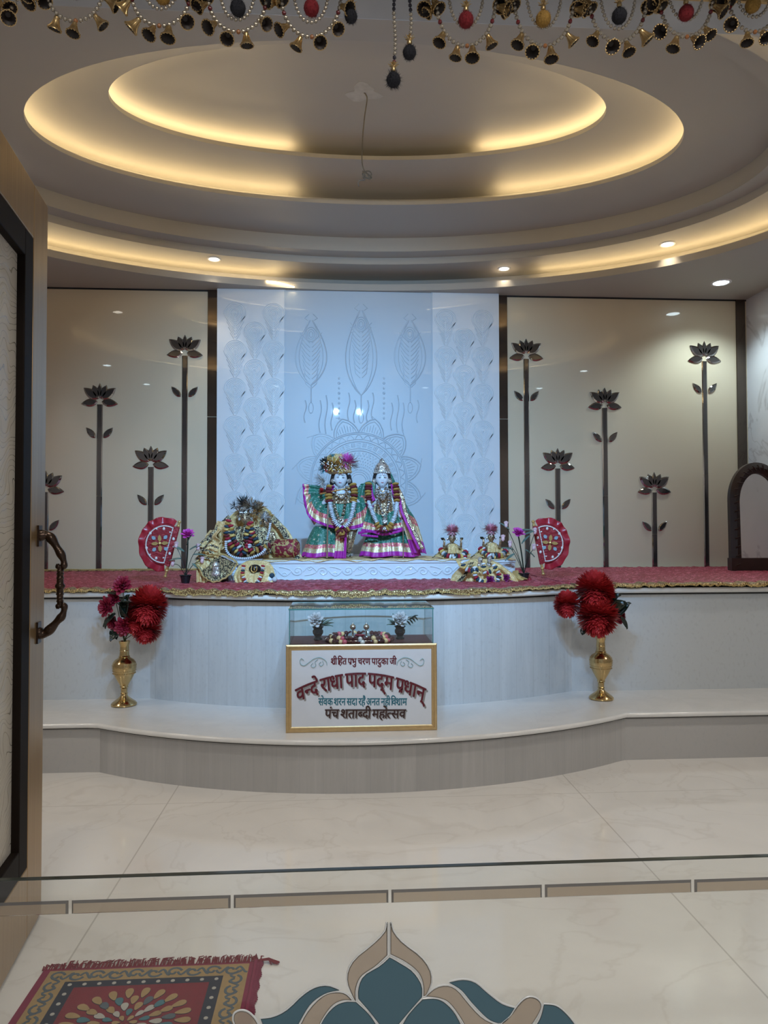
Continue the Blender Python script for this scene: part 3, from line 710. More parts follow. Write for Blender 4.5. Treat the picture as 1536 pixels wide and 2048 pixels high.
def setline(clusters, gw=.02, shear=0, track=-.004):
    """clusters: string, or (string, 'half') without its right stem, or (string, 'ra') with the r-stroke; returns verts, faces, width"""
    global GW; GW = gw; V, F = [], []; x = 0
    MARKS = 'ुेै\u0902्'
    last = (0, 0)
    for c in clusters:
        mode = ''
        if isinstance(c, tuple): c, mode = c
        if c == ' ': x += .17; continue
        vs, fs = glyph(c)
        x0 = min(v.x for v in vs); x1 = max(v.x for v in vs)
        if c in MARKS:
            rx = last[1]-gw*.5
            if c == 'ु': dx = (last[2] if len(last) > 2 else rx-.09)-(x0+x1)/2
            elif c == '्': dx = rx-x1+.13 if not mode else rx-x1+.13
            elif c == '\u0902': dx = rx-.09-(x0+x1)/2
            else: dx = rx+.005-x1+.02
            b = len(V); V += [v+Vector((dx, 0, 0)) for v in vs]; F += [tuple(b+i for i in f) for f in fs]; continue
        if mode == 'half':
            vs, fs = clip(vs, fs, x1-.17-gw); x1 = x1-.15-gw
        dx = x-x0+track
        if c == 'ि': adv = .15
        elif c == 'ी':
            bars = [v.x for v in vs if v.y < .2]; s0 = min(bars); dx = x-s0+.03; adv = max(bars)-s0+.06
        elif c == 'ो':
            bars = [v.x for v in vs if v.y < .2]; s0 = min(bars); dx = x-s0+.03; adv = max(bars)-s0+.06
        else: adv = x1-x0+2*track
        b = len(V); V += [v+Vector((dx, 0, 0)) for v in vs]; F += [tuple(b+i for i in f) for f in fs]
        if 'ra' in mode:
            xs = x+(x1-x0)-.12; w_ = .045+gw
            p = [(xs+.02, .24), (xs-.19, .06), (xs-.17-.02, .06-w_*1.1), (xs+.02, .24-w_*1.4)]
            b = len(V); V += [Vector((q[0], q[1], 0)) for q in p]; F += [(b, b+1, b+2, b+3)]
        last = (x, x+adv, dx+(x0+x1)/2+.0)
        x += adv
    xs = [v.x for v in V]; ys = [v.y for v in V]
    return V, F, min(xs), max(xs)
def paint(name, lines_, mat, px0, px1, pyh, hpx, arch=0, shear=0, archdrop=0, dy=0, dxx=0, drop=0, thick=.0012, label=None, scale_ends=0, bold=.0008):
    """lay a line between pixel px0..px1 with its headline at pyh and letter height hpx (sign plane)"""
    V, F, a, b = lines_; Yg = FY+.0035-dy; S = FPX/FY; out = []
    HY = .66   # headline height in font units
    for v in V:
        t_ = (v.x-a)/(b-a); px = lerp(px0, px1, t_)+dxx; q = (2*t_-1)
        sc_ = 1+scale_ends*q*q
        hy = pyh+arch*q*q; px += shear*(v.y)*hpx*(1) + (-(arch*2*q/((px1-px0)/2))*(HY-v.y)*hpx/HY*.35 if arch else 0)
        py = hy+drop+(HY-v.y)/HY*hpx*sc_
        out.append(P(px, py, Yg))
    mb = MB(); n_ = len(out); ed = set()
    for f in F:
        for i in range(len(f)): ed.add((f[i], f[(i+1) % len(f)]))
    side = [(e[0], e[1], n_+e[1], n_+e[0]) for e in sorted(ed) if (e[1], e[0]) not in ed]
    mb.add(out+[p-Vector((0, thick, 0)) for p in out], [tuple(f) for f in F]+[tuple(n_+i for i in f) for f in F]+side)
    for e in side: mb.tube([out[e[0]], out[e[1]]], bold, 6, flat=1)
    o = mb.build(name, mat, tb, smooth=False)
    if label: o['label'] = label
    return o
M['inkred'] = sm('dark_red_paint', (.115, .004, .014), .45); M['inkbrown'] = sm('dark_brown_paint', (.04, .013, .010), .45)
M['inkteal'] = sm('teal_paint', (.022, .15, .20), .45); M['inkpale'] = sm('pale_teal_paint', (.19, .42, .44), .35); M['inkgrey'] = sm('grey_shadow_paint', (.28, .26, .25), .35)
h = 'half'
L1 = setline([('श', 'ra'), 'ी', ' ', 'ि', 'ह', 'त', ' ', ('प', 'ra'), 'भ', 'ु', ' ', 'च', 'र', 'ण', ' ', 'प', 'ा', 'द', 'ु', 'क', 'ा', ' ', 'ज', 'ी'], .022)
paint('first_line_of_lettering', L1, 'inkred', 662, 793, 1316, 13, label='small dark red lettering', bold=.0012)
L2 = setline(['व', ('न', h), 'द', 'े', ' ', 'र', 'ा', 'ध', 'ा', ' ', 'प', 'ा', 'द', ' ', 'प', 'द', '्', 'म', ' ', ('प', 'ra'), 'ध', 'ा', 'न', '्'], .036)
paint('lettering_shadow', L2, 'inkgrey', 590, 856, 1344, 29, arch=34, dxx=3, drop=3.5, label='grey painted shadow', scale_ends=-.12, bold=.0021)
paint('second_line_of_lettering', L2, 'inkred', 590, 856, 1344, 29, arch=34, dy=.0013, label='large arched dark red lettering', scale_ends=-.12, bold=.0021)
L3 = setline(['स', 'े', 'व', 'क', ' ', 'श', 'र', 'न', ' ', 'स', 'द', 'ा', ' ', 'र', 'ह', 'ै', ' ', 'अ', 'न', 'त', ' ', 'न', 'ह', 'ी', ' ', 'ि', 'व', ('श', 'ra'), 'ा', 'म'], .022)
paint('third_line_of_lettering', L3, 'inkteal', 637, 814, 1396, 14.5, shear=.0, label='teal lettering', bold=.0012)
L4 = setline(['प', '\u0902', 'च', ' ', 'श', 'त', 'ा', ('ब', h), 'द', 'ी', ' ', 'म', 'ह', 'ो', ('त', h), 'स', 'व'], .03)
paint('lettering_shadow', L4, 'inkgrey', 649, 811, 1418, 18, dxx=2, drop=2, shear=.12, label='grey painted shadow', bold=.0014)
paint('fourth_line_of_lettering', L4, 'inkbrown', 649, 811, 1418, 18, dy=.0013, shear=.12, label='dark brown slanted lettering', bold=.0014)
for s, x0 in ((1, 600), (-1, 848)):
    mb = MB(); Yg = FY+.002
    def sc(pts, r=.0035): mb.tube(catmull([P(x0+s*a, b, Yg) for a, b in pts], len(pts)*5), r, 6, flat=.3)
    sc([(8, 1321), (3, 1317), (0, 1322), (2, 1329), (9, 1331), (18, 1325), (27, 1318), (38, 1315), (47, 1318), (53, 1324), (54, 1331)])
    sc([(26, 1326), (22, 1331), (26, 1335), (32, 1331), (30, 1324), (36, 1319)], .003); sc([(42, 1324), (38, 1328), (42, 1332), (47, 1328), (45, 1322)], .003)
    mb.build('painted_scroll', 'inkpale', tb)['label'] = 'pale teal painted scroll'

M['glass'] = thin_glass('clear_glass', (.975, .995, .99))
M['glassedge'] = sm('green_glass_edge', (.05, .22, .22), .12, coat=1)
cz0, cz1, cy0, cy1, cx0, cx1 = .7065, .897, FY+.03, 4.13, -.252, .492
case = thing('glass_case', 'clear glass display case with green edges standing on the framed table', 'display case', (.12, 3.95, cz0))
def pane(a, b, name='glass_pane'): return MB().box(a, b).build(name, 'glass', case, smooth=False)
pane((cx0, cy0, cz0), (cx1, cy0+.004, cz1-.005)); pane((cx0, cy1-.004, cz0), (cx1, cy1, cz1-.005)); pane((cx0, cy0+.004, cz0), (cx0+.004, cy1-.004, cz1-.005)); pane((cx1-.004, cy0+.004, cz0), (cx1, cy1-.004, cz1-.005))
pane((cx0-.003, cy0-.003, cz1-.005), (cx1+.003, cy1+.003, cz1))
mb = MB(); r_ = .0022
for x in (cx0, cx1):
    for y in (cy0, cy1): mb.box((x-r_, y-r_, cz0), (x+r_, y+r_, cz1-.006))
for y in (cy0-.004, cy1+.004): mb.box((cx0-.005, y-.0012, cz1-.0065), (cx1+.005, y+.0012, cz1+.0005))
for x in (cx0-.004, cx1+.004): mb.box((x-.0012, cy0-.004, cz1-.0065), (x+.0012, cy1+.004, cz1+.0005))
mb.build('glass_edge', 'glassedge', case, smooth=False)['label'] = 'green ground glass edges'
M['blackpot'] = sm('black_glazed_pot', (.012, .014, .016), .2); M['whitepetal'] = sm('pale_fabric_petals', (.62, .60, .62), .6, var=.1, vs=40)
M['greyleaf'] = sm('grey_green_leaf', (.10, .16, .13), .5, var=.5, vs=40)
zt = .7065
def smallpot(px, py, lab, mirror=1):
    c = G(px, py, zt); c.y = min(c.y, 3.98); root = thing('small_flower_pot', lab, 'flower pot', (c.x, c.y, zt), 'pots inside the glass case')
    MB().lathe([(r*1.05, hh) for r, hh in [(.016, 0), (.023, .002), (.022, .008), (.014, .016), (.018, .022), (.027, .036), (.028, .05), (.022, .058), (.026, .066), (.031, .07), (.028, .072), (.02, .06)]], c, 24).build('pot', 'blackpot', root, angle=25)
    roseflower('flower', root, c+Vector((-.012 if mirror > 0 else 0, -.01, .105)), .046, (-.1, -.8, .55), 'whitepetal', seed=3, petals=26)
    for i in range(12):
        a = i*2.4; d = Vector((cos(a)*.8+.3*mirror, sin(a)*.4-.3, .5+.3*sin(i))); mb = MB(); leaf(mb, c+Vector((.014*mirror, 0, .075)), d, .05+.012*(i % 3), .018); mb.build('leaf', 'greyleaf', root, solid=.0008)
    return root, c
smallpot(636, 1279, 'black pot with a pale rose at the left end inside the glass case', 1)
r0, c0 = smallpot(800, 1278, 'black pot with pale rose and dark leafy sprig, right end of the glass case', -1)
mb = MB(); st = c0+Vector((.01, 0, .08)); tip = c0+Vector((.075, -.01, .125)); mb.tube(catmull([st, (st+tip)/2+Vector((0, 0, .015)), tip], 8), .0015, 5)
mb.build('sprig_stem', 'stem', r0)
for i in range(7): mb = MB(); leaf(mb, lerp(st, tip, .4+.1*i), (.6+.3*(i % 2), -.2, -.5+.9*(i % 2)), .032, .014); mb.build('leaf', 'darkleaf', r0, solid=.0008)
# tray with a pair of toe-knob sandals, ringed by bead garland
tc = G(718, 1277, zt); tc.y = 3.93
tr = thing('silver_tray', 'shallow silver tray in the middle of the glass case', 'tray', (tc.x, tc.y, zt))
MB().lathe([(.11, 0), (.135, .006), (.145, .018), (.15, .019), (.147, .023), (.135, .012), (.01, .006)], tc, 40).build('tray_dish', 'silver', tr)
for i, s in enumerate((-1, 1)):
    x = tc.x+s*.036; rr = thing('sacred_sandal', 'silver toe-knob sandal on the tray, %s one' % ('left' if s < 0 else 'right'), 'sandal', (x, tc.y, zt+.012), 'pair of sandals on the tray')
    sole = []
    for k in range(28): q = 2*PI*k/28; sole.append(Vector((x+.025*cos(q)*(1-.18*sin(q+.3)), tc.y+.078*sin(q), zt+.022)))
    MB().prism(sole, (0, 0, .014)).build('sole', 'silver', rr, bevel=.004)
    MB().lathe([(.005, 0), (.004, .02), (.006, .028), (.014, .034), (.017, .043), (.014, .052), (.006, .057), (.004, .064), (.001, .068)], (x, tc.y-.04, zt+.036), 16).build('toe_knob', 'silver', rr)
M['redvelvet'] = sm('deep_red_lining', (.22, .01, .03), .5)
bw = thing('offering_bowl', 'small red-lined bowl between the two sandals', 'bowl', (tc.x, tc.y-.08, zt+.02))
MB().lathe([(.012, 0), (.022, .008), (.028, .02), (.03, .022), (.026, .021), (.018, .01), (.004, .006)], (tc.x, tc.y-.075, zt+.02), 20).build('bowl_shell', 'redvelvet', bw)
M['bead1'] = sm('maroon_bead', (.06, .008, .012), .12, coat=1); M['bead2'] = sm('cream_bead', (.80, .58, .30), .3); M['bead3'] = sm('pearl_bead', (.80, .78, .74), .15, .3); M['bead4'] = sm('pink_bead', (.62, .12, .16), .3); M['bead5'] = sm('dark_green_bead', (.02, .09, .09), .25)
gl = thing('bead_garland', 'ring of maroon, cream and pearl beads laid round the silver tray', 'garland', (tc.x, tc.y, zt))
for row, (ra, n_, zz) in enumerate(((.175, 46, .012), (.155, 40, .028))):
    mb = MB()
    for i in range(n_):
        q = 2*PI*i/n_; mb.m((0, 0, 2, 0, 0, 1, 0, 0, 1, 3, 0)[(i+row*5) % 11]).ball((tc.x+ra*cos(q), tc.y+ra*.72*sin(q)-.015, zt+zz), .0125+.002*(i % 2), 8, 6)
    mb.build('bead_row', ['bead1', 'bead2', 'bead3', 'bead4'], gl)

# ================================================================== DOOR LEAF WITH ETCHED GLASS
A = Vector((-1.004, 2.554, 0)); D = Vector((.125, -.992, 0)); Nn = Vector((.992, .125, 0)); T = .045
dr = thing('entrance_door', 'tall bronze-laminate door leaf with etched glass, standing open at the left edge', 'door', A)
def dbox(mb, u0, u1, z0, z1, n0=-T, n1=0.): return mb.obox(A+D*u0+Nn*n0+Vector((0, 0, z0)), D*(u1-u0), Nn*(n1-n0), Vector((0, 0, z1-z0)))
mb = MB(); dbox(mb, 0, .165, .012, 2.425); dbox(mb, .855, 1.0, .012, 2.425); dbox(mb, .165, .855, 2.248, 2.425); dbox(mb, .165, .855, .012, .236)
mb.build('door_frame', 'brushed', dr, bevel=.003, smooth=False)
mb = MB(); e = .03
def bead(mb, wd, n0, n1):
    dbox(mb, .165, .165+wd, .236, 2.248, n0, n1); dbox(mb, .855-wd, .855, .236, 2.248, n0, n1); dbox(mb, .165+wd, .855-wd, 2.248-wd, 2.248, n0, n1); dbox(mb, .165+wd, .855-wd, .236, .236+wd, n0, n1)
bead(mb, .085, -.04, -.001); mb.build('dark_inner_frame', 'blackframe', dr, bevel=.003, smooth=False)
def etch(m, g, fr):
    v = m.coord(scale=(1, 1, 1)); n_ = m.noise(v, 2.4, 2, .6); wv = m.n('ShaderNodeTexWave', wave_type='RINGS'); m.l(v, wv.inputs[0]); wv.inputs['Scale'].default_value = 7; wv.inputs['Distortion'].default_value = 16; wv.inputs['Detail'].default_value = 1
    b = m.n('ShaderNodeBump'); b.inputs['Strength'].default_value = .25; b.inputs['Distance'].default_value = .004; m.l(wv.outputs[1], b.inputs['Height']); m.l(b.outputs[0], g.inputs['Normal'])
    df = m.n('ShaderNodeBsdfDiffuse'); df.inputs[0].default_value = (.70, .65, .56, 1); mx_ = m.n('ShaderNodeMixShader')
    pr = m.ramp(wv.outputs[1], [(.30, (.68,)*3), (.36, (.15,)*3), (.40, (.15,)*3), (.46, (.68,)*3)]); m.l(pr, mx_.inputs[0])
    old = m.out.inputs[0].links[0].from_socket; m.l(old, mx_.inputs[1]); m.l(df.outputs[0], mx_.inputs[2]); m.l(mx_.outputs[0], m.out.inputs[0])
M['etched'] = thin_glass('etched_swirl_glass', (.85, .82, .76), bump=etch)
mb = MB(); dbox(mb, .25, .77, .32, 2.163, -.031, -.025); mb.build('etched_glass_pane', 'etched', dr, smooth=False)
# ornate pull handle
def dh(px, py, off):     # point at standoff from the face
    d = CF + CR*((px-768)/FPX) - CU*((py-1024)/FPX); t_ = ((A+Nn*off-CAM).dot(Nn))/d.dot(Nn); return CAM+d*t_
hu = .075
def hp(off, z): return A+D*hu+Nn*off+Vector((0, 0, z))
mb = MB(); z0h, z1h = .985, 1.275
mb.tube(catmull([hp(.0, 1.285), hp(.022, 1.287), hp(.038, 1.278), hp(.058, 1.245), hp(.074, 1.215), hp(.080, 1.19), hp(.073, 1.178), hp(.062, 1.183), hp(.060, 1.192)], 34), [lerp(.019, .007, (i/34)**.8)+.002*sin(i*.9) for i in range(35)], 10)
mb.tube(catmull([hp(.0, .965), hp(.018, .960), hp(.036, .972), hp(.060, 1.0), hp(.076, 1.02), hp(.082, 1.045), hp(.074, 1.056), hp(.063, 1.050), hp(.061, 1.042)], 34), [lerp(.019, .007, (i/34)**.8)+.002*sin(i*.9) for i in range(35)], 10)
prof = []
for i in range(41):
    t_ = i/40; r_ = .0085+.0025*sin(PI*t_); 
    if abs(t_-.5) < .045: r_ = .016
    if abs(t_-.44) < .012 or abs(t_-.56) < .012: r_ = .013
    if min(abs(t_-q) for q in (.12, .2, .3, .7, .8, .88)) < .014: r_ += .003
    prof.append((r_, lerp(1.05, 1.185, t_)))
mb.lathe(prof, hp(.068, 0), 16)
for z in (1.285, .965): mb.obox(hp(-.0, z-.035)-D*.02, D*.04, Nn*.006, Vector((0, 0, .07)))
ho = mb.build('pull_handle', 'darkbronze', dr, angle=50); ho['label'] = 'ornate dark bronze pull handle'

# ================================================================== LOW GLASS GATE IN FRONT WITH COLOURED INLAYS
GY = 1.42
gt = thing('glass_gate', 'low frameless glass gate with teal and tan lotus pattern nearest the viewer', 'glass gate', (.3, GY, 0))
M['gateglass'] = thin_glass('gate_glass', (.965, .975, .965))
MB().box((-.98, GY, .01), (1.6, GY+.010, .6435)).build('glass_sheet', 'gateglass', gt, smooth=False)
M['edge'] = sm('dark_glass_edge', (.05, .055, .045), .12, .3)
MB().box((-.98, GY-.0, .6435), (1.6, GY+.010, .6455)).build('polished_top_edge', 'edge', gt, smooth=False)['label'] = 'dark polished upper glass edge'
def tinted(name, c, fac=.75, rough=.05):
    m = NT(name); d = m.n('ShaderNodeBsdfPrincipled'); m.col(c); m.set(Roughness=rough, Coat_Weight=.6)
    t_ = m.n('ShaderNodeBsdfTransparent'); t_.inputs[0].default_value = (*[min(1, x*1.6+.25) for x in c], 1); x = m.n('ShaderNodeMixShader'); x.inputs[0].default_value = fac
    m.l(t_.outputs[0], x.inputs[1]); m.l(m.b.outputs[0], x.inputs[2]); m.l(x.outputs[0], m.out.inputs[0]); return m.m
M['teal'] = tinted('teal_glass', (.022, .095, .135), .93, .3); M['tan'] = tinted('tan_glass', (.36, .29, .22), .80, .12); M['caulk'] = sm('white_glass_outline', (.66, .66, .64), .3)
M['bevelglass'] = tinted('pale_bronze_bevel_glass', (.33, .27, .20), .62, .1); M['beveldark'] = tinted('bevel_facet', (.12, .11, .10), .8, .05)
xs = [-.807+.3020*i for i in range(9)]
for i in range(8):
    a, b = xs[i]+.003, xs[i+1]-.003; z0, z1 = .5795, .6045; mb = MB(); y = GY-.0005; bv = .004
    O = [(a, y, z0), (b, y, z0), (b, y, z1), (a, y, z1)]; I = [(a+bv, y-.004, z0+bv*.7), (b-bv, y-.004, z0+bv*.7), (b-bv, y-.004, z1-bv), (a+bv, y-.004, z1-bv)]
    mb.m(1).add(O+I, [(0, 1, 5, 4), (1, 2, 6, 5), (2, 3, 7, 6), (3, 0, 4, 7)]); mb.m(0).add(I, [(0, 1, 2, 3)])
    mb.build('bevelled_strip', ['bevelglass', 'beveldark'], gt, smooth=False)
def inlay(pts, mat, smooth_n=46, name='glass_inlay'):
    """closed outline given as corner-separated smooth runs in photo pixels"""
    out = []
    for run in pts: out += catmull([P(a, b, GY) for a, b in run], smooth_n//len(pts))[:-1]
    cen = sum(out, Vector())/len(out)
    mb = MB(); n_ = len(out); y0 = Vector((0, -.0005, 0))
    big = []
    for i, p in enumerate(out):
        t_ = (out[(i+1) % n_]-out[i-1]).normalized(); nn = Vector((t_.z, 0, -t_.x)); big.append((p, nn))
    area_ = sum(out[i].x*out[(i+1) % n_].z-out[(i+1) % n_].x*out[i].z for i in range(n_)); sg = 1 if area_ > 0 else -1
    I = [p+y0*8+Vector((0, 0, 0)) for p, nn in big]
    mb.m(0).add([p+y0 for p, _ in big]+I, [(i, (i+1) % n_, n_+(i+1) % n_, n_+i) for i in range(n_)]); mb.m(0).add(I, [tuple(range(n_))])
    mb.m(1).tube([p+y0*5+nn*sg*.0016 for p, nn in big], .0020, 5, closed=True, flat=.8)
    mb.m(2).tube([p+y0*7-nn*sg*.0006 for p, nn in big], .0008, 4, closed=True)
    return mb.build(name, [mat, 'caulk', 'edge'], gt, smooth=False)
inlay([[(774, 1843), (770, 1862), (745, 1888), (712, 1915), (697, 1940), (696, 1965), (706, 1990), (711, 2000)], [(711, 2000), (711, 1975), (722, 1950), (750, 1930), (774, 1908)], [(774, 1908), (774, 1843)]], 'tan')
inlay([[(781, 1843), (786, 1862), (805, 1885), (838, 1910), (857, 1935), (862, 1960), (853, 1985), (847, 1990)], [(847, 1990), (846, 1965), (836, 1942), (812, 1922), (781, 1906)], [(781, 1906), (781, 1843)]], 'tan')
inlay([[(779, 1913), (760, 1930), (728, 1950), (717, 1975), (717, 1995)], [(717, 1995), (745, 2028), (777, 2070)], [(777, 2070), (810, 2030), (843, 1992)], [(843, 1992), (842, 1968), (825, 1942), (800, 1925), (779, 1913)]], 'teal')
inlay([[(845, 1997), (870, 1996), (890, 2005), (912, 2030), (935, 2080)], [(935, 2080), (925, 2125), (860, 2140), (790, 2080)], [(790, 2080), (815, 2030), (845, 1997)]], 'teal')
inlay([[(712, 2002), (690, 2002), (668, 2012), (645, 2040), (630, 2080)], [(630, 2080), (640, 2125), (700, 2140), (770, 2080)], [(770, 2080), (742, 2032), (712, 2002)]], 'teal')
inlay([[(852, 1990), (872, 1974), (895, 1970), (915, 1980), (940, 2010), (965, 2035), (992, 2048)], [(992, 2048), (985, 2090), (960, 2110), (945, 2080)], [(945, 2080), (925, 2040), (900, 2005), (880, 1994), (852, 1990)]], 'tan')
inlay([[(703, 1998), (690, 1986), (672, 1983), (650, 1988), (625, 2010), (605, 2040), (590, 2080)], [(590, 2080), (592, 2110), (612, 2115), (625, 2080)], [(625, 2080), (645, 2035), (665, 2008), (685, 1998), (703, 1998)]], 'tan')
inlay([[(898, 1963), (925, 1958), (950, 1964), (975, 1985), (1003, 2006), (1028, 2014)], [(1028, 2014), (1010, 2040), (996, 2044)], [(996, 2044), (975, 2035), (945, 2005), (922, 1978), (898, 1963)]], 'teal')
inlay([[(678, 1978), (655, 1970), (630, 1974), (605, 1990), (575, 2018), (548, 2032), (522, 2036)], [(522, 2036), (540, 2070), (580, 2080)], [(580, 2080), (600, 2040), (622, 2005), (650, 1985), (678, 1978)]], 'teal')
inlay([[(1003, 2045), (1020, 2030), (1040, 2004), (1056, 1993), (1072, 1996), (1081, 2008), (1076, 2025), (1060, 2050), (1040, 2080)], [(1040, 2080), (1003, 2045)]], 'tan')
inlay([[(1087, 2007), (1110, 2010), (1130, 2025), (1150, 2050), (1165, 2080)], [(1165, 2080), (1150, 2120), (1090, 2125), (1050, 2080)], [(1050, 2080), (1078, 2038), (1087, 2007)]], 'teal')
inlay([[(468, 2038), (470, 2026), (482, 2020), (497, 2024), (512, 2040), (520, 2062)], [(520, 2062), (500, 2080), (478, 2060), (468, 2038)]], 'tan')

# ================================================================== RUG
rx0, rx1, ry0, ry1 = -.868, -.240, 1.72, 2.235
rg = thing('small_rug', 'small fringed red rug with scroll border and petal medallion on the floor behind the gate', 'rug', ((rx0+rx1)/2, (ry0+ry1)/2, 0))
M['rugred'] = sm('rug_red', (.17, .006, .018), .9, var=.25, vs=60, bump=.4, bs=400); M['rugtan'] = sm('rug_tan', (.33, .22, .095), .9, var=.2, vs=60, bump=.3, bs=400)
M['rugnavy'] = sm('rug_navy', (.008, .014, .032), .9, var=.3, vs=60); M['ruggrey'] = sm('rug_slate', (.075, .10, .12), .9, var=.2, vs=60); M['rugwhite'] = sm('rug_white', (.40, .38, .34), .9); M['rugteal'] = sm('rug_teal', (.045, .15, .18), .9)
M['rugcrimson'] = sm('rug_magenta_binding', (.19, .008, .045), .85, var=.2, vs=60)
mb = MB(); H0 = .006
def fl(a, b, c, d, z, mi): mb.m(mi).box((a, c, z-.0015), (b, d, z))
mb.m(6).box((rx0, ry0, .0005), (rx1, ry1, H0))
fl(rx0+.022, rx1-.026, ry0+.02, ry1-.012, H0+.0012, 1); fl(rx0+.085, rx1-.095, ry0+.08, ry1-.068, H0+.0022, 2); fl(rx0+.120, rx1-.130, ry0+.11, ry1-.098, H0+.0032, 0)
zt_ = H0+.0016
def scroll(cx_, cy_, ux, uy, s):
    pts = []
    for k in range(13): a = k*.5; r_ = .004+.0016*k; pts.append(Vector((cx_+ux*(r_*cos(a))+uy*s*(r_*sin(a)), cy_+uy*(r_*cos(a))+ux*s*(r_*sin(a)), zt_)))
    mb.m(3).tube(pts, .0042, 5, flat=.25)
    mb.m(3).tube([Vector((cx_+ux*(.012+t_*.035)+uy*s*.014*sin(t_*5), cy_+uy*(.012+t_*.035)+ux*s*.014*sin(t_*5), zt_)) for t_ in [i/6 for i in range(7)]], .004, 5, flat=.25)
nX = 10
for i in range(nX):
    x = lerp(rx0+.05, rx1-.075, i/(nX-1)); scroll(x, ry1-.040, 1, 0, 1 if i % 2 else -1); scroll(x, ry0+.048, 1, 0, 1 if i % 2 else -1)
for i in range(8):
    y = lerp(ry0+.08, ry1-.09, i/7); scroll(rx0+.053, y, 0, 1, 1 if i % 2 else -1); scroll(rx1-.060, y, 0, 1, -1 if i % 2 else 1)
def dot(x, y, r, z, mi): mb.m(mi).lathe([(r, 0), (r*.9, .001)], (x, y, z), 10)
for i in range(11): x = lerp(rx0+.103, rx1-.112, i/10); dot(x, ry1-.083, .0062, H0+.0022, 4); dot(x, ry0+.095, .0062, H0+.0022, 4)
for i in range(1, 8): y = lerp(ry0+.095, ry1-.083, i/8); dot(rx0+.103, y, .0062, H0+.0022, 4); dot(rx1-.112, y, .0062, H0+.0022, 4)
mcx, mcy = (rx0+rx1)/2-.008, (ry0+ry1)/2
def teardrop(cx_, cy_, a, L, W, mi):
    pts = []
    for k in range(14): q = 2*PI*k/14; lx = L*.5*cos(q); ly = W*.5*sin(q)*(1+.45*cos(q)); pts.append(Vector((cx_+lx*cos(a)-ly*sin(a), cy_+lx*sin(a)+ly*cos(a), H0+.0030)))
    mb.m(mi).prism(pts, (0, 0, .0018)); mb.m(5 if False else 2).tube(pts, .0012, 4, closed=True)
for ring_, (n_, r_, L, W, cols_) in enumerate([(22, .150, .044, .021, (1,)), (18, .112, .036, .020, (3, 1, 7)), (14, .080, .034, .019, (4, 1)), (10, .050, .028, .015, (7, 4)), (6, .022, .022, .012, (1,))]):
    for i in range(n_):
        a = 2*PI*(i+.5*(ring_ % 2))/n_; x = mcx+r_*cos(a); y = mcy+r_*.82*sin(a)
        teardrop(x, y, a, L, W, cols_[i % len(cols_)])
mb.build('rug_pile', ['rugred', 'rugtan', 'rugnavy', 'ruggrey', 'rugwhite', 'rugred', 'rugcrimson', 'rugteal'], rg, smooth=False)
rd = random.Random(4); mb = MB()
for i in range(190):
    x = lerp(rx0-.002, rx1+.004, i/189)+rd.uniform(-.003, .003); L = rd.uniform(.018, .045)*(1 if i > 15 else .7); dx = rd.uniform(-.012, .016)
    mb.tube([Vector((x, ry1-.004, .005)), Vector((x+dx*.4, ry1+L*.5, .010+rd.uniform(0, .004))), Vector((x+dx, ry1+L, .003))], [.0022, .0018, .0010], 4)
for i in range(26): 
    q = rd.uniform(-.4, .4); mb.tube([Vector((rx1-.012, ry1+.004*rd.random(), .006)), Vector((rx1+.03, ry1+.012*q, .011)), Vector((rx1+.035+.03*rd.random(), ry1-.01+.02*q, .004))], [.0025, .002, .001], 4)
o = mb.build('fringe', 'rugred', rg); 
mb = MB()
for i in range(60): y = lerp(ry0, ry1, i/59); mb.tube([Vector((rx1-.002, y, .005)), Vector((rx1+.008, y+.004, .008)), Vector((rx1+.012+.003*sin(i), y-.002, .002))], .003, 4)
mb.tube([Vector((rx1-.008, lerp(ry0, ry1, i/20), .008+.002*sin(i*1.7))) for i in range(21)], .006, 6, flat=.6)
mb.build('side_binding', 'rugcrimson', rg)
# ================================================================== BEAD AND BELL TORAN ALONG THE LINTEL
TY = 1.44
M['pearl'] = sm('gilt_pearl', (.36, .31, .24), .25, .55, .3, 300); M['darkbead'] = sm('black_bead', (.015, .012, .02), .2); M['redbead'] = sm('dark_red_bead', (.12, .01, .012), .25); M['orangebead'] = sm('orange_bead', (.30, .12, .04), .3)
M['bell'] = sm('worn_gilt_plastic', (.48, .33, .15), .30, .85, .35, 200); M['bellin'] = sm('bell_hollow', (.02, .012, .008), .6)
M['pomblack'] = sm('black_wool', (.010, .010, .014), .95); M['pomred'] = sm('dark_red_wool', (.16, .008, .012), .95, var=.4, vs=300); M['pomgold'] = sm('ochre_wool', (.27, .15, .03), .95, var=.4, vs=300)
tor = thing('bead_toran', 'hanging toran of bead loops, gilt bells and pompoms strung across the top', 'toran', (.1, TY, 2.41))
BEADS = ['pearl', 'darkbead', 'redbead', 'orangebead']
def beadline(pts, step, r, pat, name='bead_string'):
    L = [0]
    for i in range(1, len(pts)): L.append(L[-1]+(pts[i]-pts[i-1]).length)
    n_ = max(2, int(L[-1]/step)); mb = MB(); j = 0
    for i in range(n_+1):
        s = L[-1]*i/n_
        while j < len(L)-2 and L[j+1] < s: j += 1
        t_ = (s-L[j])/max(1e-9, L[j+1]-L[j]); p = pts[j].lerp(pts[j+1], min(1, t_))
        mb.m(pat(i, n_)).ball(p, r, 7, 5)
    return mb.build(name, BEADS, tor)
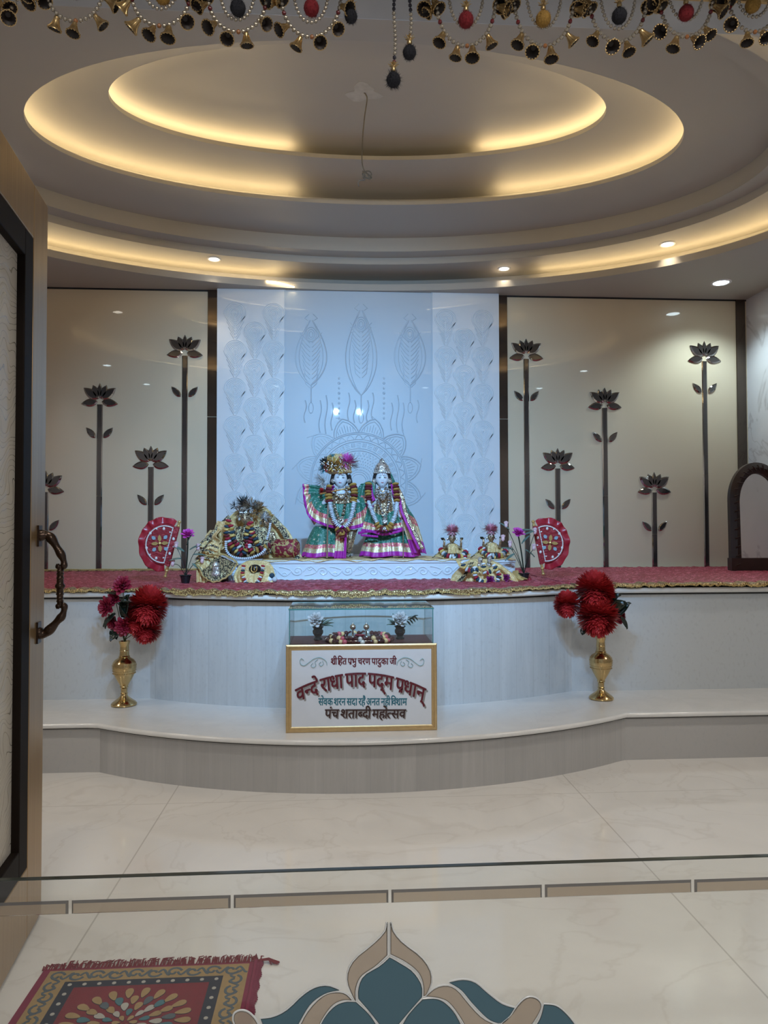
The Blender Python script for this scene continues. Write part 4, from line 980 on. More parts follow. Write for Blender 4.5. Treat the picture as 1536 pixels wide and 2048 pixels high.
def bell(c, d, s=1.0, seed=0):
    """trumpet-shaped bell from point c opening along d"""
    d = Vector(d).normalized(); pr = [(.002, 0), (.0045, .001), (.0055, .004), (.0050, .007), (.0062, .012), (.0085, .018), (.0118, .0225), (.0140, .0245), (.0143, .0262), (.0130, .0262)]
    mb = MB(); mb.m(0).lathe([(r*s, h*s) for r, h in pr], c, 16, ax=d, cap=False); mb.m(1).lathe([(.0130*s, .0260*s), (.0080*s, .0200*s), (.0045*s, .012*s)], c, 16, ax=d, cap=False); mb.m(1).lathe([(.0045*s, .012*s), (.0001, .0121*s)], c, 16, ax=d, cap=False)
    x = d.orthogonal().normalized(); y = d.cross(x)
    for k in range(14): q = 2*PI*k/14; mb.m(0).ball(c+d*.0258*s+(x*cos(q)+y*sin(q))*.0128*s, .0016*s, 5, 4)
    for k in range(10): q = 2*PI*k/10; mb.m(0).tube([c+d*h*s+(x*cos(q)+y*sin(q))*(r+.0005)*s for r, h in pr[3:8]], .0006*s, 4)
    mb.build('bell', ['bell', 'bellin'], tor, angle=60)
def pompom(c, r, mat, seed=0, cap=True, ragged=0):
    rd = random.Random(seed); mb = MB(); mb.ball(c, r*.82, 12, 8)
    for i in range(380):
        a = rd.uniform(-1, 1); q = rd.uniform(0, 2*PI); s_ = math.sqrt(1-a*a); d = Vector((s_*cos(q), s_*sin(q), a)); L = r*rd.uniform(.95, 1.1+ragged)
        n_ = d.orthogonal().normalized()*r*.045; mb.add([c+d*r*.6-n_, c+d*r*.6+n_, c+d*L], [(0, 1, 2)])
    pm = mb.build('pompom', mat, tor, smooth=False)
    if cap:
        mb = MB(); t_ = c+Vector((0, 0, r*.95)); mb.lathe([(.004, 0), (.0055, .004), (.004, .010), (.003, .016), (.005, .018), (.002, .021)], t_, 10)
        for k in range(8): q = 2*PI*k/8; mb.tube([t_+Vector((0, 0, .010)), t_+Vector((.011*cos(q), .011*sin(q), .016))], [.0022, .0006], 4)
        mb.build('flower_cap', 'bell', pm)
def W_(px, py, dy=0): return P(px, py, TY+dy)
ZR = 2.402
def loop(cx_, bot, hw, n_bells=6, inner=None, col=None, pomy=None, pr=17, tilt=0, seed=0, innerhw=36):
    rd = random.Random(seed); top = -60
    def U(hw_, bt, dy): 
        pts = []
        for i in range(31):
            q = lerp(-1, 1, i/30); x = cx_+hw_*math.sin(q*PI/2)*(1+.0*q); y = bt-(bt-top)*(1-math.cos(q*PI/2)**.62) if abs(q) < 1 else top
            pts.append(W_(x+tilt*(1-abs(q))*6, y, dy))
        return pts
    o_ = U(hw, bot, 0); beadline(o_, .0098, .0046, lambda i, n_: 2 if i in (n_//2-8, n_//2+8) else (1 if i in (n_//2-13, n_//2-14, n_//2+13, n_//2+14) else (3 if i == n_//2 else 0)))
    if inner: beadline(U(innerhw, inner, -.012), .0085, .0038, lambda i, n_: 0)
    for k in range(n_bells):
        q = lerp(-.80, .80, k/(n_bells-1))+rd.uniform(-.04, .04); x = cx_+hw*sin(q*PI/2); y = bot-(bot-top)*(1-cos(q*PI/2)**.62)
        ang = q*1.25+rd.uniform(-.25, .25); d = Vector((sin(ang), -rd.uniform(.0, .75)*(1 if rd.random() < .7 else -.4), -cos(ang))); bell(W_(x+3*sin(ang), y+3*cos(ang)), d, rd.uniform(.95, 1.12))
    if col: pompom(W_(cx_+rd.uniform(-3, 3), pomy, -.02), pr/FPX*TY, col, seed)
for i, a in enumerate([(-10, 28, 52, 4, None, None, 0), (150, 42, 58, 5, 0, 'pomred', -22), (322, 52, 62, 6, 18, 'pomgold', -8), (475, 64, 62, 6, 40, 'pomblack', 16), (622, 74, 62, 6, 45, 'pomred', 16),
                       (932, 92, 62, 6, 54, 'pomred', 40), (1088, 92, 62, 6, 55, 'pomgold', 38), (1236, 84, 60, 6, 58, 'pomblack', 32), (1372, 74, 56, 6, 40, 'pomred', 26), (1508, 64, 54, 6, 34, 'pomgold', 10)]):
    loop(a[0], a[1], a[2], a[3], a[4], a[5], a[6], 19, seed=i+3)
for px, py in ((398, -8), (548, -4), (860, 14), (1010, 8), (1163, 14), (1304, 10), (1440, 4), (240, -14), (75, 0), (5, 12)):
    bell(W_(px-3, py-10, .01), (-.4, -.5, -1), 1.15); bell(W_(px+6, py-14, .0), (.5, -.3, -1), 1.05)
def strand(px, y1, py, r, rag, seed):
    pts = [W_(px+1.5*sin(k), lerp(-70, y1, k/10)) for k in range(11)]; beadline(pts, .0088, .0040, lambda i, n_: 2 if i % 19 in (3, 4, 5, 6) else (1 if i % 13 in (8, 9, 10) else 0))
    pompom(W_(px-2, py), r/FPX*TY, 'pomblack', seed, ragged=rag)
strand(789, 124, 160, 18, .25, 31); strand(821, 74, 105, 17, .05, 32); strand(704, 8, 33, 16, .1, 33)
mb = MB(); mb.tube([Vector((x_, TY, 2.4095)) for x_ in [lerp(-.98, 1.58, i/50) for i in range(51)]], .006, 6); mb.build('top_cord', 'bell', tor)

# ================================================================== RED VELVET HAND FANS
M['fanred'] = velvet('red_fan_velvet', (.20, .006, .012), (.34, .012, .022), (.45, .05, .06)); M['fanruffle'] = sm('red_satin_ruffle', (.40, .018, .035), .32, var=.35, vs=30, bump=.4, bs=25)
M['gem'] = sm('pale_blue_gem', (.35, .55, .68), .08, .3, coat=1); M['pearlw'] = sm('white_pearl', (.82, .78, .74), .2); M['goldsat'] = sm('gold_wound_handle', (.62, .42, .16), .35, .55, .2, 60, .5, 90)
def fan(sgn, hx0, hy0, hx1, hy1, cx_, cy_, Y, lab):
    """sgn=-1: fan opens to the left of its handle"""
    a = P(hx0, hy0, Y); b = P(hx1, hy1, Y); root = thing('hand_fan', lab, 'hand fan', (b.x, b.y, ZP+.02))
    ax = (a-b).normalized(); L = (a-b).length; out = Vector((ax.z, 0, -ax.x))*(-1 if sgn < 0 else 1)
    if (out.x > 0) != (sgn > 0): out = -out
    K = .0039*Y/5.65
    # handle, wound with red in the middle
    MB().tube([b, a], .0085, 10).build('handle', 'goldsat', root)
    mb = MB()
    for t_ in (.02, .12, .22, .82, .92, .99): mb.ball(b+ax*L*t_, (.013, .013, .011), 10, 6)
    mb.build('handle_knob', 'goldsat', root)
    MB().tube([b+ax*L*.20, b+ax*L*.90], .013, 10).build('cloth_sleeve', 'fanred', root)
    f0 = b+ax*L*.20; f1 = b+ax*L*.91; mid = (f0+f1)/2; R = (f1-f0).length*.5
    def edge(t_, k):     # t 0..1 round the D from bottom to top
        q = lerp(-PI/2-.25, PI/2+.25, t_); return mid+out*max(.004, (R*.42+R*.96*k*cos(q)))+ax*R*1.0*k*sin(q)
    n_ = 40
    body = [edge(i/n_, 1) for i in range(n_+1)]; poly = [f0+out*.004]+body+[f1+out*.004]
    mb = MB(); mb.prism([p+Vector((0, -.012, 0)) for p in poly], (0, .014, 0)); ff = mb.build('fan_face', 'fanred', root, smooth=False, bevel=.003)
    def ruf(u, v):
        p = edge(u, 1.0+(.33+.03*sin(u*11))*v); return p+Vector((0, -.004+.009*v*sin(u*52+2*sin(u*9))+.006*sin(u*23), 0))+ax*.003*v*sin(u*47+1)
    MB().grid(ruf, 240, 8).build('ruffle', 'fanruffle', root, solid=.002, angle=80)
    mb = MB(); pp = [p*1.0 for p in [edge(i/n_, .9) for i in range(n_+1)]]; q0 = pp[0]; q1 = pp[-1]
    loop_ = pp+[lerp(q1, q0, i/14) for i in range(1, 14)]
    for p in loop_: mb.ball(p+Vector((0, -.016, 0)), .0042*1.25, 6, 4)
    for p in [lerp(loop_[i], loop_[(i+1) % len(loop_)], .5) for i in range(len(loop_))]: mb.ball(p+Vector((0, -.016, 0)), .0042, 6, 4)
    mb.build('pearl_braid', 'pearlw', ff)
    c = mid+out*R*.62+Vector((0, -.016, 0)); mb = MB(); mb2 = MB(); mb3 = MB()
    for k in range(8):
        q = 2*PI*k/8+.3; d = ax*cos(q)+out*sin(q); s_ = ax*-sin(q)+out*cos(q); o0 = R*(.06 if k % 2 == 0 else .28); LL = R*(.36 if k % 2 == 0 else .24)
        t_mb = mb if k % 2 == 0 else mb2
        pts = [c+d*(o0+LL*a_)+s_*w*R*.09 for a_, w in ((0, 0), (.35, 1), (.75, .8), (1, 0), (.75, -.8), (.35, -1))]; t_mb.prism(pts, (0, -.006, 0))
    mb.ball(c+Vector((0, -.006, 0)), .012, 8, 6)
    for k in range(12): q = 2*PI*k/12; mb3.ball(c+(ax*cos(q)*.74+out*sin(q)*.66)*R, (.006, .004, .006) if k % 2 else (.009, .005, .011), 6, 5)
    mb.build('flower_motif', 'goldsat', ff, smooth=False); mb2.build('blue_gem', 'gem', ff, smooth=False); mb3.build('sewn_pearl', 'pearlw', ff)
fan(-1, 359, 1043, 330, 1155, 310, 1085, 5.15, 'red velvet hand fan with ruffle and gems, leaning left of the deities')
fan(1, 1066, 1042, 1087, 1150, 1105, 1085, 5.15, 'red velvet hand fan with ruffle and gems, leaning right of the deities')

# ================================================================== SMALL POTTED LOTUS STEMS
M['magenta'] = sm('magenta_petal', (.62, .06, .42), .5, var=.35, vs=60); M['palepink'] = sm('pale_bud', (.75, .50, .52), .5, var=.3, vs=50)
def potplant(px, py, fx, fy, Y, lab, buds, lv):
    c = P(px, py, Y); c.z = ZP+.012; root = thing('potted_flower', lab, 'potted plant', c)
    MB().lathe([(.024, 0), (.026, .002), (.036, .05), (.041, .052), (.041, .058), (.034, .056), (.03, .04)], c, 20).build('pot', 'blackpot', root, angle=30)
    t_ = c+Vector((0, 0, .05)); f = P(fx, fy, Y); mb = MB()
    mb.tube(catmull([t_, lerp(t_, f, .5)+Vector((.004, 0, 0)), f], 12), .005, 6)
    ends = []
    for bx, by in buds: e = P(bx, by, Y+.01); mb.tube(catmull([t_, lerp(t_, e, .5)+Vector((0, 0, .03)), e], 10), .0022, 5); ends.append(e)
    mb.build('stem', 'darkleaf', root)
    roseflower('blossom', root, f, .05, (.1, -.6, .8), 'magenta', seed=5, petals=26)
    for e in ends: b = MB(); b.ball(e, (.013, .012, .018), 8, 6); [petal_blade(b, e, (cos(q)*.5, -.3, .8), .032, .016) for q in (0, 1.5, 3, 4.5)]; b.build('bud', 'palepink', root)
    for bx, by, d in lv: b = MB(); leaf(b, P(bx, by, Y), d, .085, .03); b.build('leaf', 'greyleaf', root, solid=.001)
potplant(371, 1150, 376, 1070, 5.05, 'small black pot with a magenta flower beside the left red fan', [(396, 1096), (404, 1122), (352, 1092), (345, 1128)], [(380, 1100, (.8, 0, .5)), (386, 1110, (.9, 0, .1)), (368, 1104, (-.8, 0, .6)), (362, 1118, (-.9, 0, 0)), (384, 1128, (.8, -.2, -.4)), (374, 1090, (.3, -.3, .9))])
potplant(1048, 1147, 1036, 1067, 5.05, 'small black pot with a magenta flower beside the right red fan', [(1012, 1051), (1006, 1078), (1070, 1064), (1068, 1096), (1020, 1090)], [(1040, 1062, (.9, 0, .2)), (1050, 1070, (.9, 0, .5)), (1026, 1100, (-.9, 0, .3)), (1050, 1100, (.8, 0, -.4)), (1030, 1108, (-.8, 0, -.4)), (1018, 1060, (-.6, 0, .6)), (1044, 1088, (.5, -.3, .8))])

# ================================================================== ARCHED FRAME AT THE RIGHT
ac = Vector((3.625, 6.0, ZP+.02)); ar = thing('arched_mirror', 'arched mirror in a dark carved frame leaning at the right end of the altar', 'mirror', ac)
def archpt(t_, hw, zb, zt): # t 0..1 left foot over top to right foot
    q = lerp(-1, 1, t_); sp = .62
    if abs(q) > .55: u = (abs(q)-.55)/.45; x = math.copysign(hw*(1+.10*u), q); z = lerp(zb+(zt-zb)*sp, zb, u)
    else: a = q/.55*PI/2; x = hw*sin(a); z = zb+(zt-zb)*sp+(zt-zb)*(1-sp)*cos(a)
    return Vector((ac.x+x, ac.y+.10*(z-ac.z), z))
outp = [archpt(i/60, .262, ac.z, 1.885) for i in range(61)]; inp = [archpt(i/60, .175, ac.z+.11, 1.79) for i in range(61)]
mb = MB(); n_ = 61; y1 = Vector((0, -.035, 0)); y2 = Vector((0, .02, 0))
for i in range(60):
    a, b, c_, d_ = outp[i], outp[i+1], inp[i+1], inp[i]; m1 = (a+d_)/2+y1*1.4; m2 = (b+c_)/2+y1*1.4
    mb.add([a+y2, b+y2, a+y1*.6, b+y1*.6, m1, m2, d_+y1*.6, c_+y1*.6, d_+y2, c_+y2], [(0, 1, 3, 2), (2, 3, 5, 4), (4, 5, 7, 6), (6, 7, 9, 8)])
    p = (a+d_)/2+y1*1.45
    if i % 2 == 0: t_ = (b-a).normalized(); s_ = Vector((t_.z, 0, -t_.x)); mb.tube([p-s_*.022-t_*.01, p+s_*.0+y1*.15, p+s_*.022+t_*.014], .006, 5)
mb.obox(Vector((ac.x-.30, ac.y-.05, ac.z)), (.60, 0, 0), (0, .07, 0), (0, 0, .11)); mb.build('carved_frame', 'wood_dark', ar, angle=40)
M['plainmirror'] = sm('mirror_glass', (.75, .74, .70), .03, .95)
MB().prism([p+Vector((0, -.004, 0)) for p in inp], (0, .012, 0)).build('mirror_glass', 'plainmirror', ar, smooth=False)
# ================================================================== DEITIES
def cloth_mat(name, base, alt, spot_, gold, hem, bands, fold=(1, 1)):
    """cloth whose v runs waist->hem: base, gold band, hem band; small embroidered sprigs"""
    m = NT(name); tc = m.n('ShaderNodeTexCoord'); sp = m.n('ShaderNodeSeparateXYZ'); m.l(tc.outputs['UV'], sp.inputs[0]); v = sp.outputs[1]
    vec = m.coord(); n1 = m.noise(vec, 45, 4, 1); n2 = m.noise(vec, 95, 3, 1.); vd = m.voro(vec, 22).outputs['Distance']
    c = m.mix(n1, base, alt)
    c = m.mix(m.ramp(n2, [(.56, (0, 0, 0)), (.62, (1, 1, 1))]), c, spot_)
    c = m.mix(m.ramp(vd, [(.10, (1, 1, 1)), (.2, (0, 0, 0))]), c, (.62, .50, .34))
    g = m.mix(m.ramp(n2, [(.42, (0, 0, 0)), (.52, (1, 1, 1))]), gold, (.60, .08, .16)); g2 = m.mix(m.ramp(n2, [(.45, (0, 0, 0)), (.5, (1, 1, 1))]), (.80, .72, .55), gold)
    a, b, d = bands
    c = m.mix(m.math('GREATER_THAN', v, a), c, g); c = m.mix(m.math('GREATER_THAN', v, b), c, g2); c = m.mix(m.math('GREATER_THAN', v, d), c, hem)
    m.col(c); met = m.math('MULTIPLY', m.math('GREATER_THAN', v, a), m.math('LESS_THAN', v, d)); m.set(Roughness=.42, Metallic=m.math('MULTIPLY', met, .4)); m.bump(n2, .5, .004); return m.m
GREEN, GREEN2, MAG, GLD = (.012, .10, .065), (.022, .20, .13), (.42, .02, .33), (.66, .48, .24)
M['skirt'] = cloth_mat('green_embroidered_skirt', GREEN, GREEN2, (.20, .33, .30), GLD, MAG, (.60, .72, .86))
M['cape'] = cloth_mat('green_cape_with_hem', GREEN, GREEN2, (.20, .33, .30), GLD, MAG, (.62, .74, .88))
M['pleat'] = cloth_mat('gold_pleat', (.62, .10, .16), GLD, (.8, .7, .5), GLD, MAG, (.25, .45, .74))
M['magcloth'] = sm('magenta_edging', MAG, .5, var=.3, vs=90, bump=.5, bs=160)
M['faceW'] = sm('painted_white_marble', (.70, .74, .80), .28); M['eyeW'] = sm('eye_white', (.85, .86, .88), .2); M['eyeB'] = sm('black_paint', (.01, .01, .012), .25)
M['lip'] = sm('lip_red', (.45, .03, .06), .4); M['hair'] = sm('black_hair', (.012, .010, .012), .5)
M['jewel'] = brocade('gilt_jewel_work', (.66, .52, .34), (.10, .07, .06), 150, (.30, .36), .75, .25)
M['silverjewel'] = brocade('silver_jewel_work', (.72, .70, .66), (.14, .12, .11), 150, (.30, .36), .7, .22)
M['ochre'] = sm('ochre_puff', (.42, .24, .05), .8, var=.25, vs=90); M['maroon'] = sm('maroon_puff', (.13, .012, .02), .8, var=.3, vs=90); M['whiteflower'] = sm('white_jasmine', (.72, .78, .84), .6, var=.1, vs=90)
M['navypuff'] = sm('navy_puff', (.02, .05, .08), .8); M['greypuff'] = sm('pale_grey_puff', (.55, .58, .60), .7); M['redpuff'] = sm('red_puff', (.33, .012, .035), .75, var=.3, vs=90)
M['halofeather'] = sm('silver_pale_feather', (.62, .64, .66), .4, .2)
M['pinkfeather'] = sm('pink_feather', (.72, .12, .52), .6, var=.3, vs=60); M['palefeather'] = sm('pale_feather', (.60, .60, .58), .6); M['yellowfeather'] = sm('yellow_feather', (.70, .47, .14), .5, var=.3, vs=50)
M['darkfeather'] = sm('dark_feather', (.03, .045, .05), .5, var=.5, vs=60); M['tealfeather'] = sm('teal_feather', (.05, .22, .28), .5, var=.3, vs=60); M['softpink'] = sm('soft_pink_feather', (.80, .36, .47), .6, var=.2, vs=60)
PUFF = ['ochre', 'maroon', 'whiteflower', 'navypuff', 'greypuff', 'redpuff', 'yellowfeather']
def garland(root, path, r, pat, name='garland', squash=.42, gap=1.15):
    pts = catmull(path, 60); L = [0]
    for i in range(1, 61): L.append(L[-1]+(pts[i]-pts[i-1]).length)
    mb = MB(); n_ = max(2, int(L[-1]/(r*2*squash*gap))); j = 0
    for i in range(n_+1):
        s = L[-1]*i/n_
        while j < 58 and L[j+1] < s: j += 1
        p = pts[j].lerp(pts[j+1], min(1, (s-L[j])/max(1e-9, L[j+1]-L[j]))); t_ = (pts[j+1]-pts[j]).normalized(); k = pat(i, n_)
        mb.m(k); up = t_; x = t_.orthogonal().normalized(); y = t_.cross(x); rr = r*(1 if k != 2 else .9)
        jit = (lambda: 1+random.uniform(-.35, .30)) if (k == 2 and squash < .3) else (lambda: 1)
        ring_ = [(0.01, -.62), (.6, -.5), (.95, -.2), (1, .05), (.9, .3), (.55, .55), (.01, .62)]
        vs = [p+t_*h_*rr*1.25*squash*1.45+(x*cos(q)+y*sin(q))*rr*q_*(1+.10*sin(q*5+i))*jit() for q_, h_ in ring_ for q in [2*PI*z_/10 for z_ in range(10)]]
        fs = [(a*10+b, a*10+(b+1) % 10, (a+1)*10+(b+1) % 10, (a+1)*10+b) for a in range(6) for b in range(10)]; mb.add(vs, fs)
    return mb.build(name, PUFF, root, angle=80)
def spray(root, name, c, R, mat, n=70, ax=(0, -.3, 1), spread=1.5, W=.10, seed=0, curl=.1):
    rd = random.Random(seed); ax = Vector(ax).normalized(); x = ax.orthogonal().normalized(); y = ax.cross(x); mb = MB()
    for i in range(n):
        th = spread*math.sqrt(rd.random()); ph = rd.uniform(0, 2*PI); d = ax*cos(th)+(x*cos(ph)+y*sin(ph))*sin(th)
        petal_blade(mb, Vector(c), d, R*rd.uniform(.75, 1.05), R*W, rd.uniform(-curl, curl)*2, .1)
    return mb.build(name, mat, root)
def capsule(mb, a, b, ra, rb, n=10):
    a, b = Vector(a), Vector(b); mb.tube([a, lerp(a, b, .5), b], [ra, (ra+rb)/2, rb], n); mb.ball(a, ra, n, 6); mb.ball(b, rb, n, 6)
def hand(mb, wr, d, s, palm=(0, -1, 0)):
    """palm and five curled fingers from wrist wr along d; s = hand length"""
    d = Vector(d).normalized(); pn = Vector(palm).normalized(); side = d.cross(pn).normalized()
    mb.ball(wr+d*s*.25, (s*.22, s*.20, s*.26), 8, 6); capsule(mb, wr, wr+d*s*.4, s*.16, s*.2, 8)
    for k, (o, L) in enumerate(((-.20, .50), (-.07, .58), (.07, .54), (.19, .42))):
        p = wr+d*s*.45+side*s*o; q = p+d*s*L*.5+pn*s*.06; r_ = q+d*s*L*.30+pn*s*.22; t_ = r_+d*s*L*.04+pn*s*.16
        for a, b in ((p, q), (q, r_), (r_, t_)): capsule(mb, a, b, s*.062, s*.055, 6)
    p = wr+d*s*.15-side*s*.2; q = p+d*s*.22-side*s*.16+pn*s*.1; capsule(mb, p, q, s*.075, s*.065, 6); capsule(mb, q, q+d*s*.2+pn*s*.08, s*.065, s*.055, 6)
def headfn(d):
    x, y, z = d
    w_ = 1-.26*max(0, -z)**1.3-.05*max(0, z); nose = .16*math.exp(-(x/.13)**2-((z+.10)/.22)**2)*(y < 0); chin = .07*math.exp(-(x/.25)**2-((z+.82)/.15)**2)*(y < 0)
    brow = -.04*math.exp(-((abs(x)-.33)/.2)**2-((z-.12)/.12)**2)*(y < 0); mouth = .05*math.exp(-(x/.22)**2-((z+.42)/.10)**2)*(y < 0)
    return (x*w_, y*(1-.05*max(0, -z))-nose-chin-brow-mouth, z)
def face_parts(root, c, w_, hgt, tilt=0):
    """eyes, brows, nose shade, lips as small pieces on the head surface"""
    ct, st = cos(tilt), sin(tilt)
    def at(x, z, out=1.02):   # x,z in head-radius units
        y = -math.sqrt(max(.05, 1-(x/1)**2-z*z))*out; v = headfn(Vector((x, y, z)))
        X, Z = v[0]*w_, v[2]*hgt; return c+Vector((X*ct+Z*st, v[1]*w_*1.02, -X*st+Z*ct))
    for s in (1, -1):
        e = MB(); k = 10; N_ = [(s*(.36)+.21*cos(q), .10+.085*sin(q)*(1+.3*cos(q)*s)) for q in [2*PI*i/14 for i in range(14)]]
        ctr = at(s*.36, .10, 1.04); ps = [at(x, z, 1.03) for x, z in N_]; e.add(ps+[ctr], [(i, (i+1) % 14, 14) for i in range(14)]); eo = e.build('eye', 'eyeW', root, solid=.001)
        e = MB(); e.ball(at(s*.35, .10, 1.05), (w_*.09, w_*.035, hgt*.085), 8, 6); io = e.build('iris', 'eyeB', eo)
        e = MB(); e.tube([at(s*.36+s*x, .10+.10*(1-(x/.24)**2)+(.03 if x > .15 else 0), 1.05) for x in (-.20, -.1, 0, .1, .18, .28)], w_*.022, 5); e.build('eyelid_line', 'eyeB', root)
        e = MB(); e.tube([at(s*x, .32+.07*sin((x-.12)/.5*PI), 1.03) for x in (.12, .22, .32, .42, .52, .60)], [w_*.03, w_*.035, w_*.03, w_*.025, w_*.02, w_*.01], 5); e.build('eyebrow', 'eyeB', root)
    e = MB(); e.tube([at(x, -.44+.05*abs(x)*4*.5, 1.03) for x in (-.22, -.1, 0, .1, .22)], [w_*.015, w_*.045, w_*.035, w_*.045, w_*.015], 6); e.build('lips', 'lip', root)
    e = MB(); e.tube([at(0, z, 1.03) for z in (.34, .46, .6)], w_*.03, 5); e.build('forehead_mark', 'lip', root)
    e = MB(); e.ball(at(0, -.78, 1.03), (w_*.05, w_*.03, w_*.05), 6, 5); e.build('chin_jewel', 'eyeB', root)
YD = 5.62
def K(px, py, dy=0.): return P(px, py, YD+dy)
u = YD/FPX
def strip_loft(root, name, rows, mat, nu=60, nv=24, pleat=0, amp=.006, solid=.003, flip=False, vexp=1.0):
    """surface through rows of control points (top row first), pleated across"""
    R = [catmull(r, nu) for r in rows]
    def fn(a, b):
        bb = b**vexp; col_ = [r[min(nu, int(round(a*nu)))] for r in R]; K_ = len(col_)-1; t_ = bb*K_; k = min(int(t_), K_-1); t_ -= k
        p0, p1, p2, p3 = col_[max(k-1, 0)], col_[k], col_[k+1], col_[min(k+2, K_)]
        p = .5*((2*p1)+(p2-p0)*t_+(2*p0-5*p1+4*p2-p3)*t_*t_+(3*p1-p0-3*p2+p3)*t_**3)
        return p+Vector((0, -amp*(.3+.7*b)*sin(a*pleat*2*PI)-.3*amp*sin(a*pleat*4.7+2), 0))
    return MB().grid(fn, nu, nv).build(name, mat, root, solid=solid, angle=80)
def cone_skirt(root, name, c, rx, ry, z0, z1, rx0, ry0, mat, pleat=16, lean=0., squash=None):
    def fn(a, b):
        q = 2*PI*a; k = b**.62; X = lerp(rx0, rx, k)*(1+.05*b*sin(q*pleat)); Y_ = lerp(ry0, ry, k)*(1+.06*b*sin(q*pleat)); return Vector((c.x+X*sin(q)+lean*b, c.y-Y_*cos(q), lerp(z0, z1, b)+.006*b*sin(q*5+1)))
    return MB().grid(fn, 150, 26).build(name, mat, root, solid=.003, angle=80)
def necklace(root, pts, r, name='necklace', mat='jewel', dark=True):
    pts = catmull(pts, 50); L = sum((pts[i+1]-pts[i]).length for i in range(50)); n_ = int(L/(r*2.1)); mb = MB()
    for i in range(n_+1):
        p = pts[min(50, int(i/n_*50))]; mb.m(0).ball(p, (r, r*.6, r), 8, 5)
        if dark: mb.m(1).ball(p+Vector((0, -r*.42, 0)), (r*.5, r*.4, r*.5), 6, 4)
    return mb.build(name, [mat, 'eyeB'], root)

# ---- left standing deity
zf = K(680, 1117).z; base = Vector((K(672, 1117).x, YD, ZP+.167))
kr = thing('deity_statue', 'left of two standing deities, feathered turban and wide green cape with magenta hem', 'statue', base, 'pair of standing deities')
hc = K(681, 958, -.02)
mb = MB(); mb.ball(hc, (13.5*u, 13.5*u, 18.5*u), 28, 20, headfn)
capsule(mb, K(682, 972), K(682, 985), 6*u, 6.5*u)
mb.ball(K(682, 1000), (19*u, 11*u, 20*u), 14, 10); mb.ball(K(682, 1030), (15*u, 10*u, 20*u), 14, 10); mb.ball(K(682, 1050), (18*u, 12*u, 14*u), 14, 10)
for s, el, wr in ((-1, (648, 1006), (664, 985)), (1, (716, 1006), (690, 990))):
    sh = K(682+s*18, 990); e_ = K(*el, -.03); w_ = K(*wr, -.09); capsule(mb, sh, e_, 6.5*u, 5*u); capsule(mb, e_, w_, 5*u, 3.6*u); hand(mb, w_, K(650 if s < 0 else 668, 982, -.10)-w_, 11*u, (0, -.3, -1))
for s in (-1, 1):
    hp_ = K(682+s*9, 1058); kn = K(680+s*14+(6 if s > 0 else 0), 1085, -.03); an = K(676+s*8, 1110); capsule(mb, hp_, kn, 9*u, 6.5*u); capsule(mb, kn, an, 6.5*u, 4*u); capsule(mb, an, an+Vector((s*.012, -.05, -.012)), 4*u, 3.6*u)
mb.build('body', 'faceW', kr, remesh=.0042)
face_parts(kr, hc, 13.5*u, 18.5*u, .08)
mb = MB(); mb.ball(hc+Vector((0, .02, .01)), (16*u, 14*u, 19*u), 16, 10)
for s in (-1, 1): mb.tube(catmull([K(682+s*14, 950), K(682+s*18, 965, .01), K(682+s*19, 982, .0)], 8), [5*u, 5.5*u, 5*u, 5*u, 5*u, 4*u, 3*u, 2.5*u, 1*u], 8)
mb.build('hair', 'hair', kr)
# turban and plumes
mb = MB(); mb.ball(K(674, 929, .02), (31*u, 23*u, 22*u), 20, 12); mb.ball(K(678, 938, .0), (25*u, 20*u, 13*u), 20, 12, lambda d: (d[0]*(1+.04*sin(8*d[2]+6*d[0])), d[1], d[2])); mb.ball(K(668, 928, .02), (26*u, 18*u, 14*u), 16, 10)
mb.tube([K(681+20*sin(q), 944-3*cos(q), -.075*cos(q)) for q in [lerp(-1.4, 1.4, i/16) for i in range(17)]], 3.6*u, 8)
tbn = mb.build('turban', 'yellowcloth', kr)
mb = MB()
for i in range(17): q = lerp(-1.35, 1.35, i/16); mb.ball(K(681+20*sin(q), 945-3*cos(q), -.085*cos(q)), 1.9*u, 6, 5)
rd = random.Random(8)
for i in range(110): a = rd.uniform(0, 2*PI); r_ = math.sqrt(rd.random()); mb.ball(K(673+31*r_*cos(a), 929+20*r_*sin(a), -.095*(1-r_*r_)**.5-.015), rd.uniform(.8, 2.4)*u, 6, 4)
mb.build('turban_jewels', 'silverjewel', tbn)
spray(tbn, 'plume', K(692, 925, -.06), 22*u, 'pinkfeather', 120, (.25, -.9, .35), 1.35, .07, 1)
spray(tbn, 'plume', K(695, 928, .02), 27*u, 'halofeather', 260, (.25, -.5, .8), 1.7, .05, 2)
spray(tbn, 'plume', K(676, 922, .02), 20*u, 'palefeather', 120, (-.1, -.4, .9), 1.5, .06, 12)
spray(tbn, 'plume', K(668, 930, -.06), 22*u, 'yellowfeather', 70, (-.2, -.9, .3), 1.3, .16, 3)
spray(tbn, 'plume', K(683, 935, -.06), 17*u, 'yellowfeather', 50, (.1, -.9, .2), 1.3, .16, 4)
spray(tbn, 'plume', K(652, 926, -.03), 15*u, 'darkfeather', 60, (-.5, -.6, .5), 1.3, .16, 5)
spray(tbn, 'plume', K(664, 917, -.03), 11*u, 'tealfeather', 40, (-.1, -.5, .9), 1.2, .14, 6)
spray(tbn, 'plume', K(648, 938, -.03), 13*u, 'tealfeather', 34, (-.8, -.5, -.1), 1.3, .13, 7)
spray(tbn, 'plume', K(655, 935, -.05), 12*u, 'redpetal', 40, (-.5, -.8, -.3), 1.3, .2, 8)
spray(tbn, 'plume', K(648, 962, .0), 25*u, 'palefeather', 110, (-.4, -.3, -.3), 1.45, .035, 9)
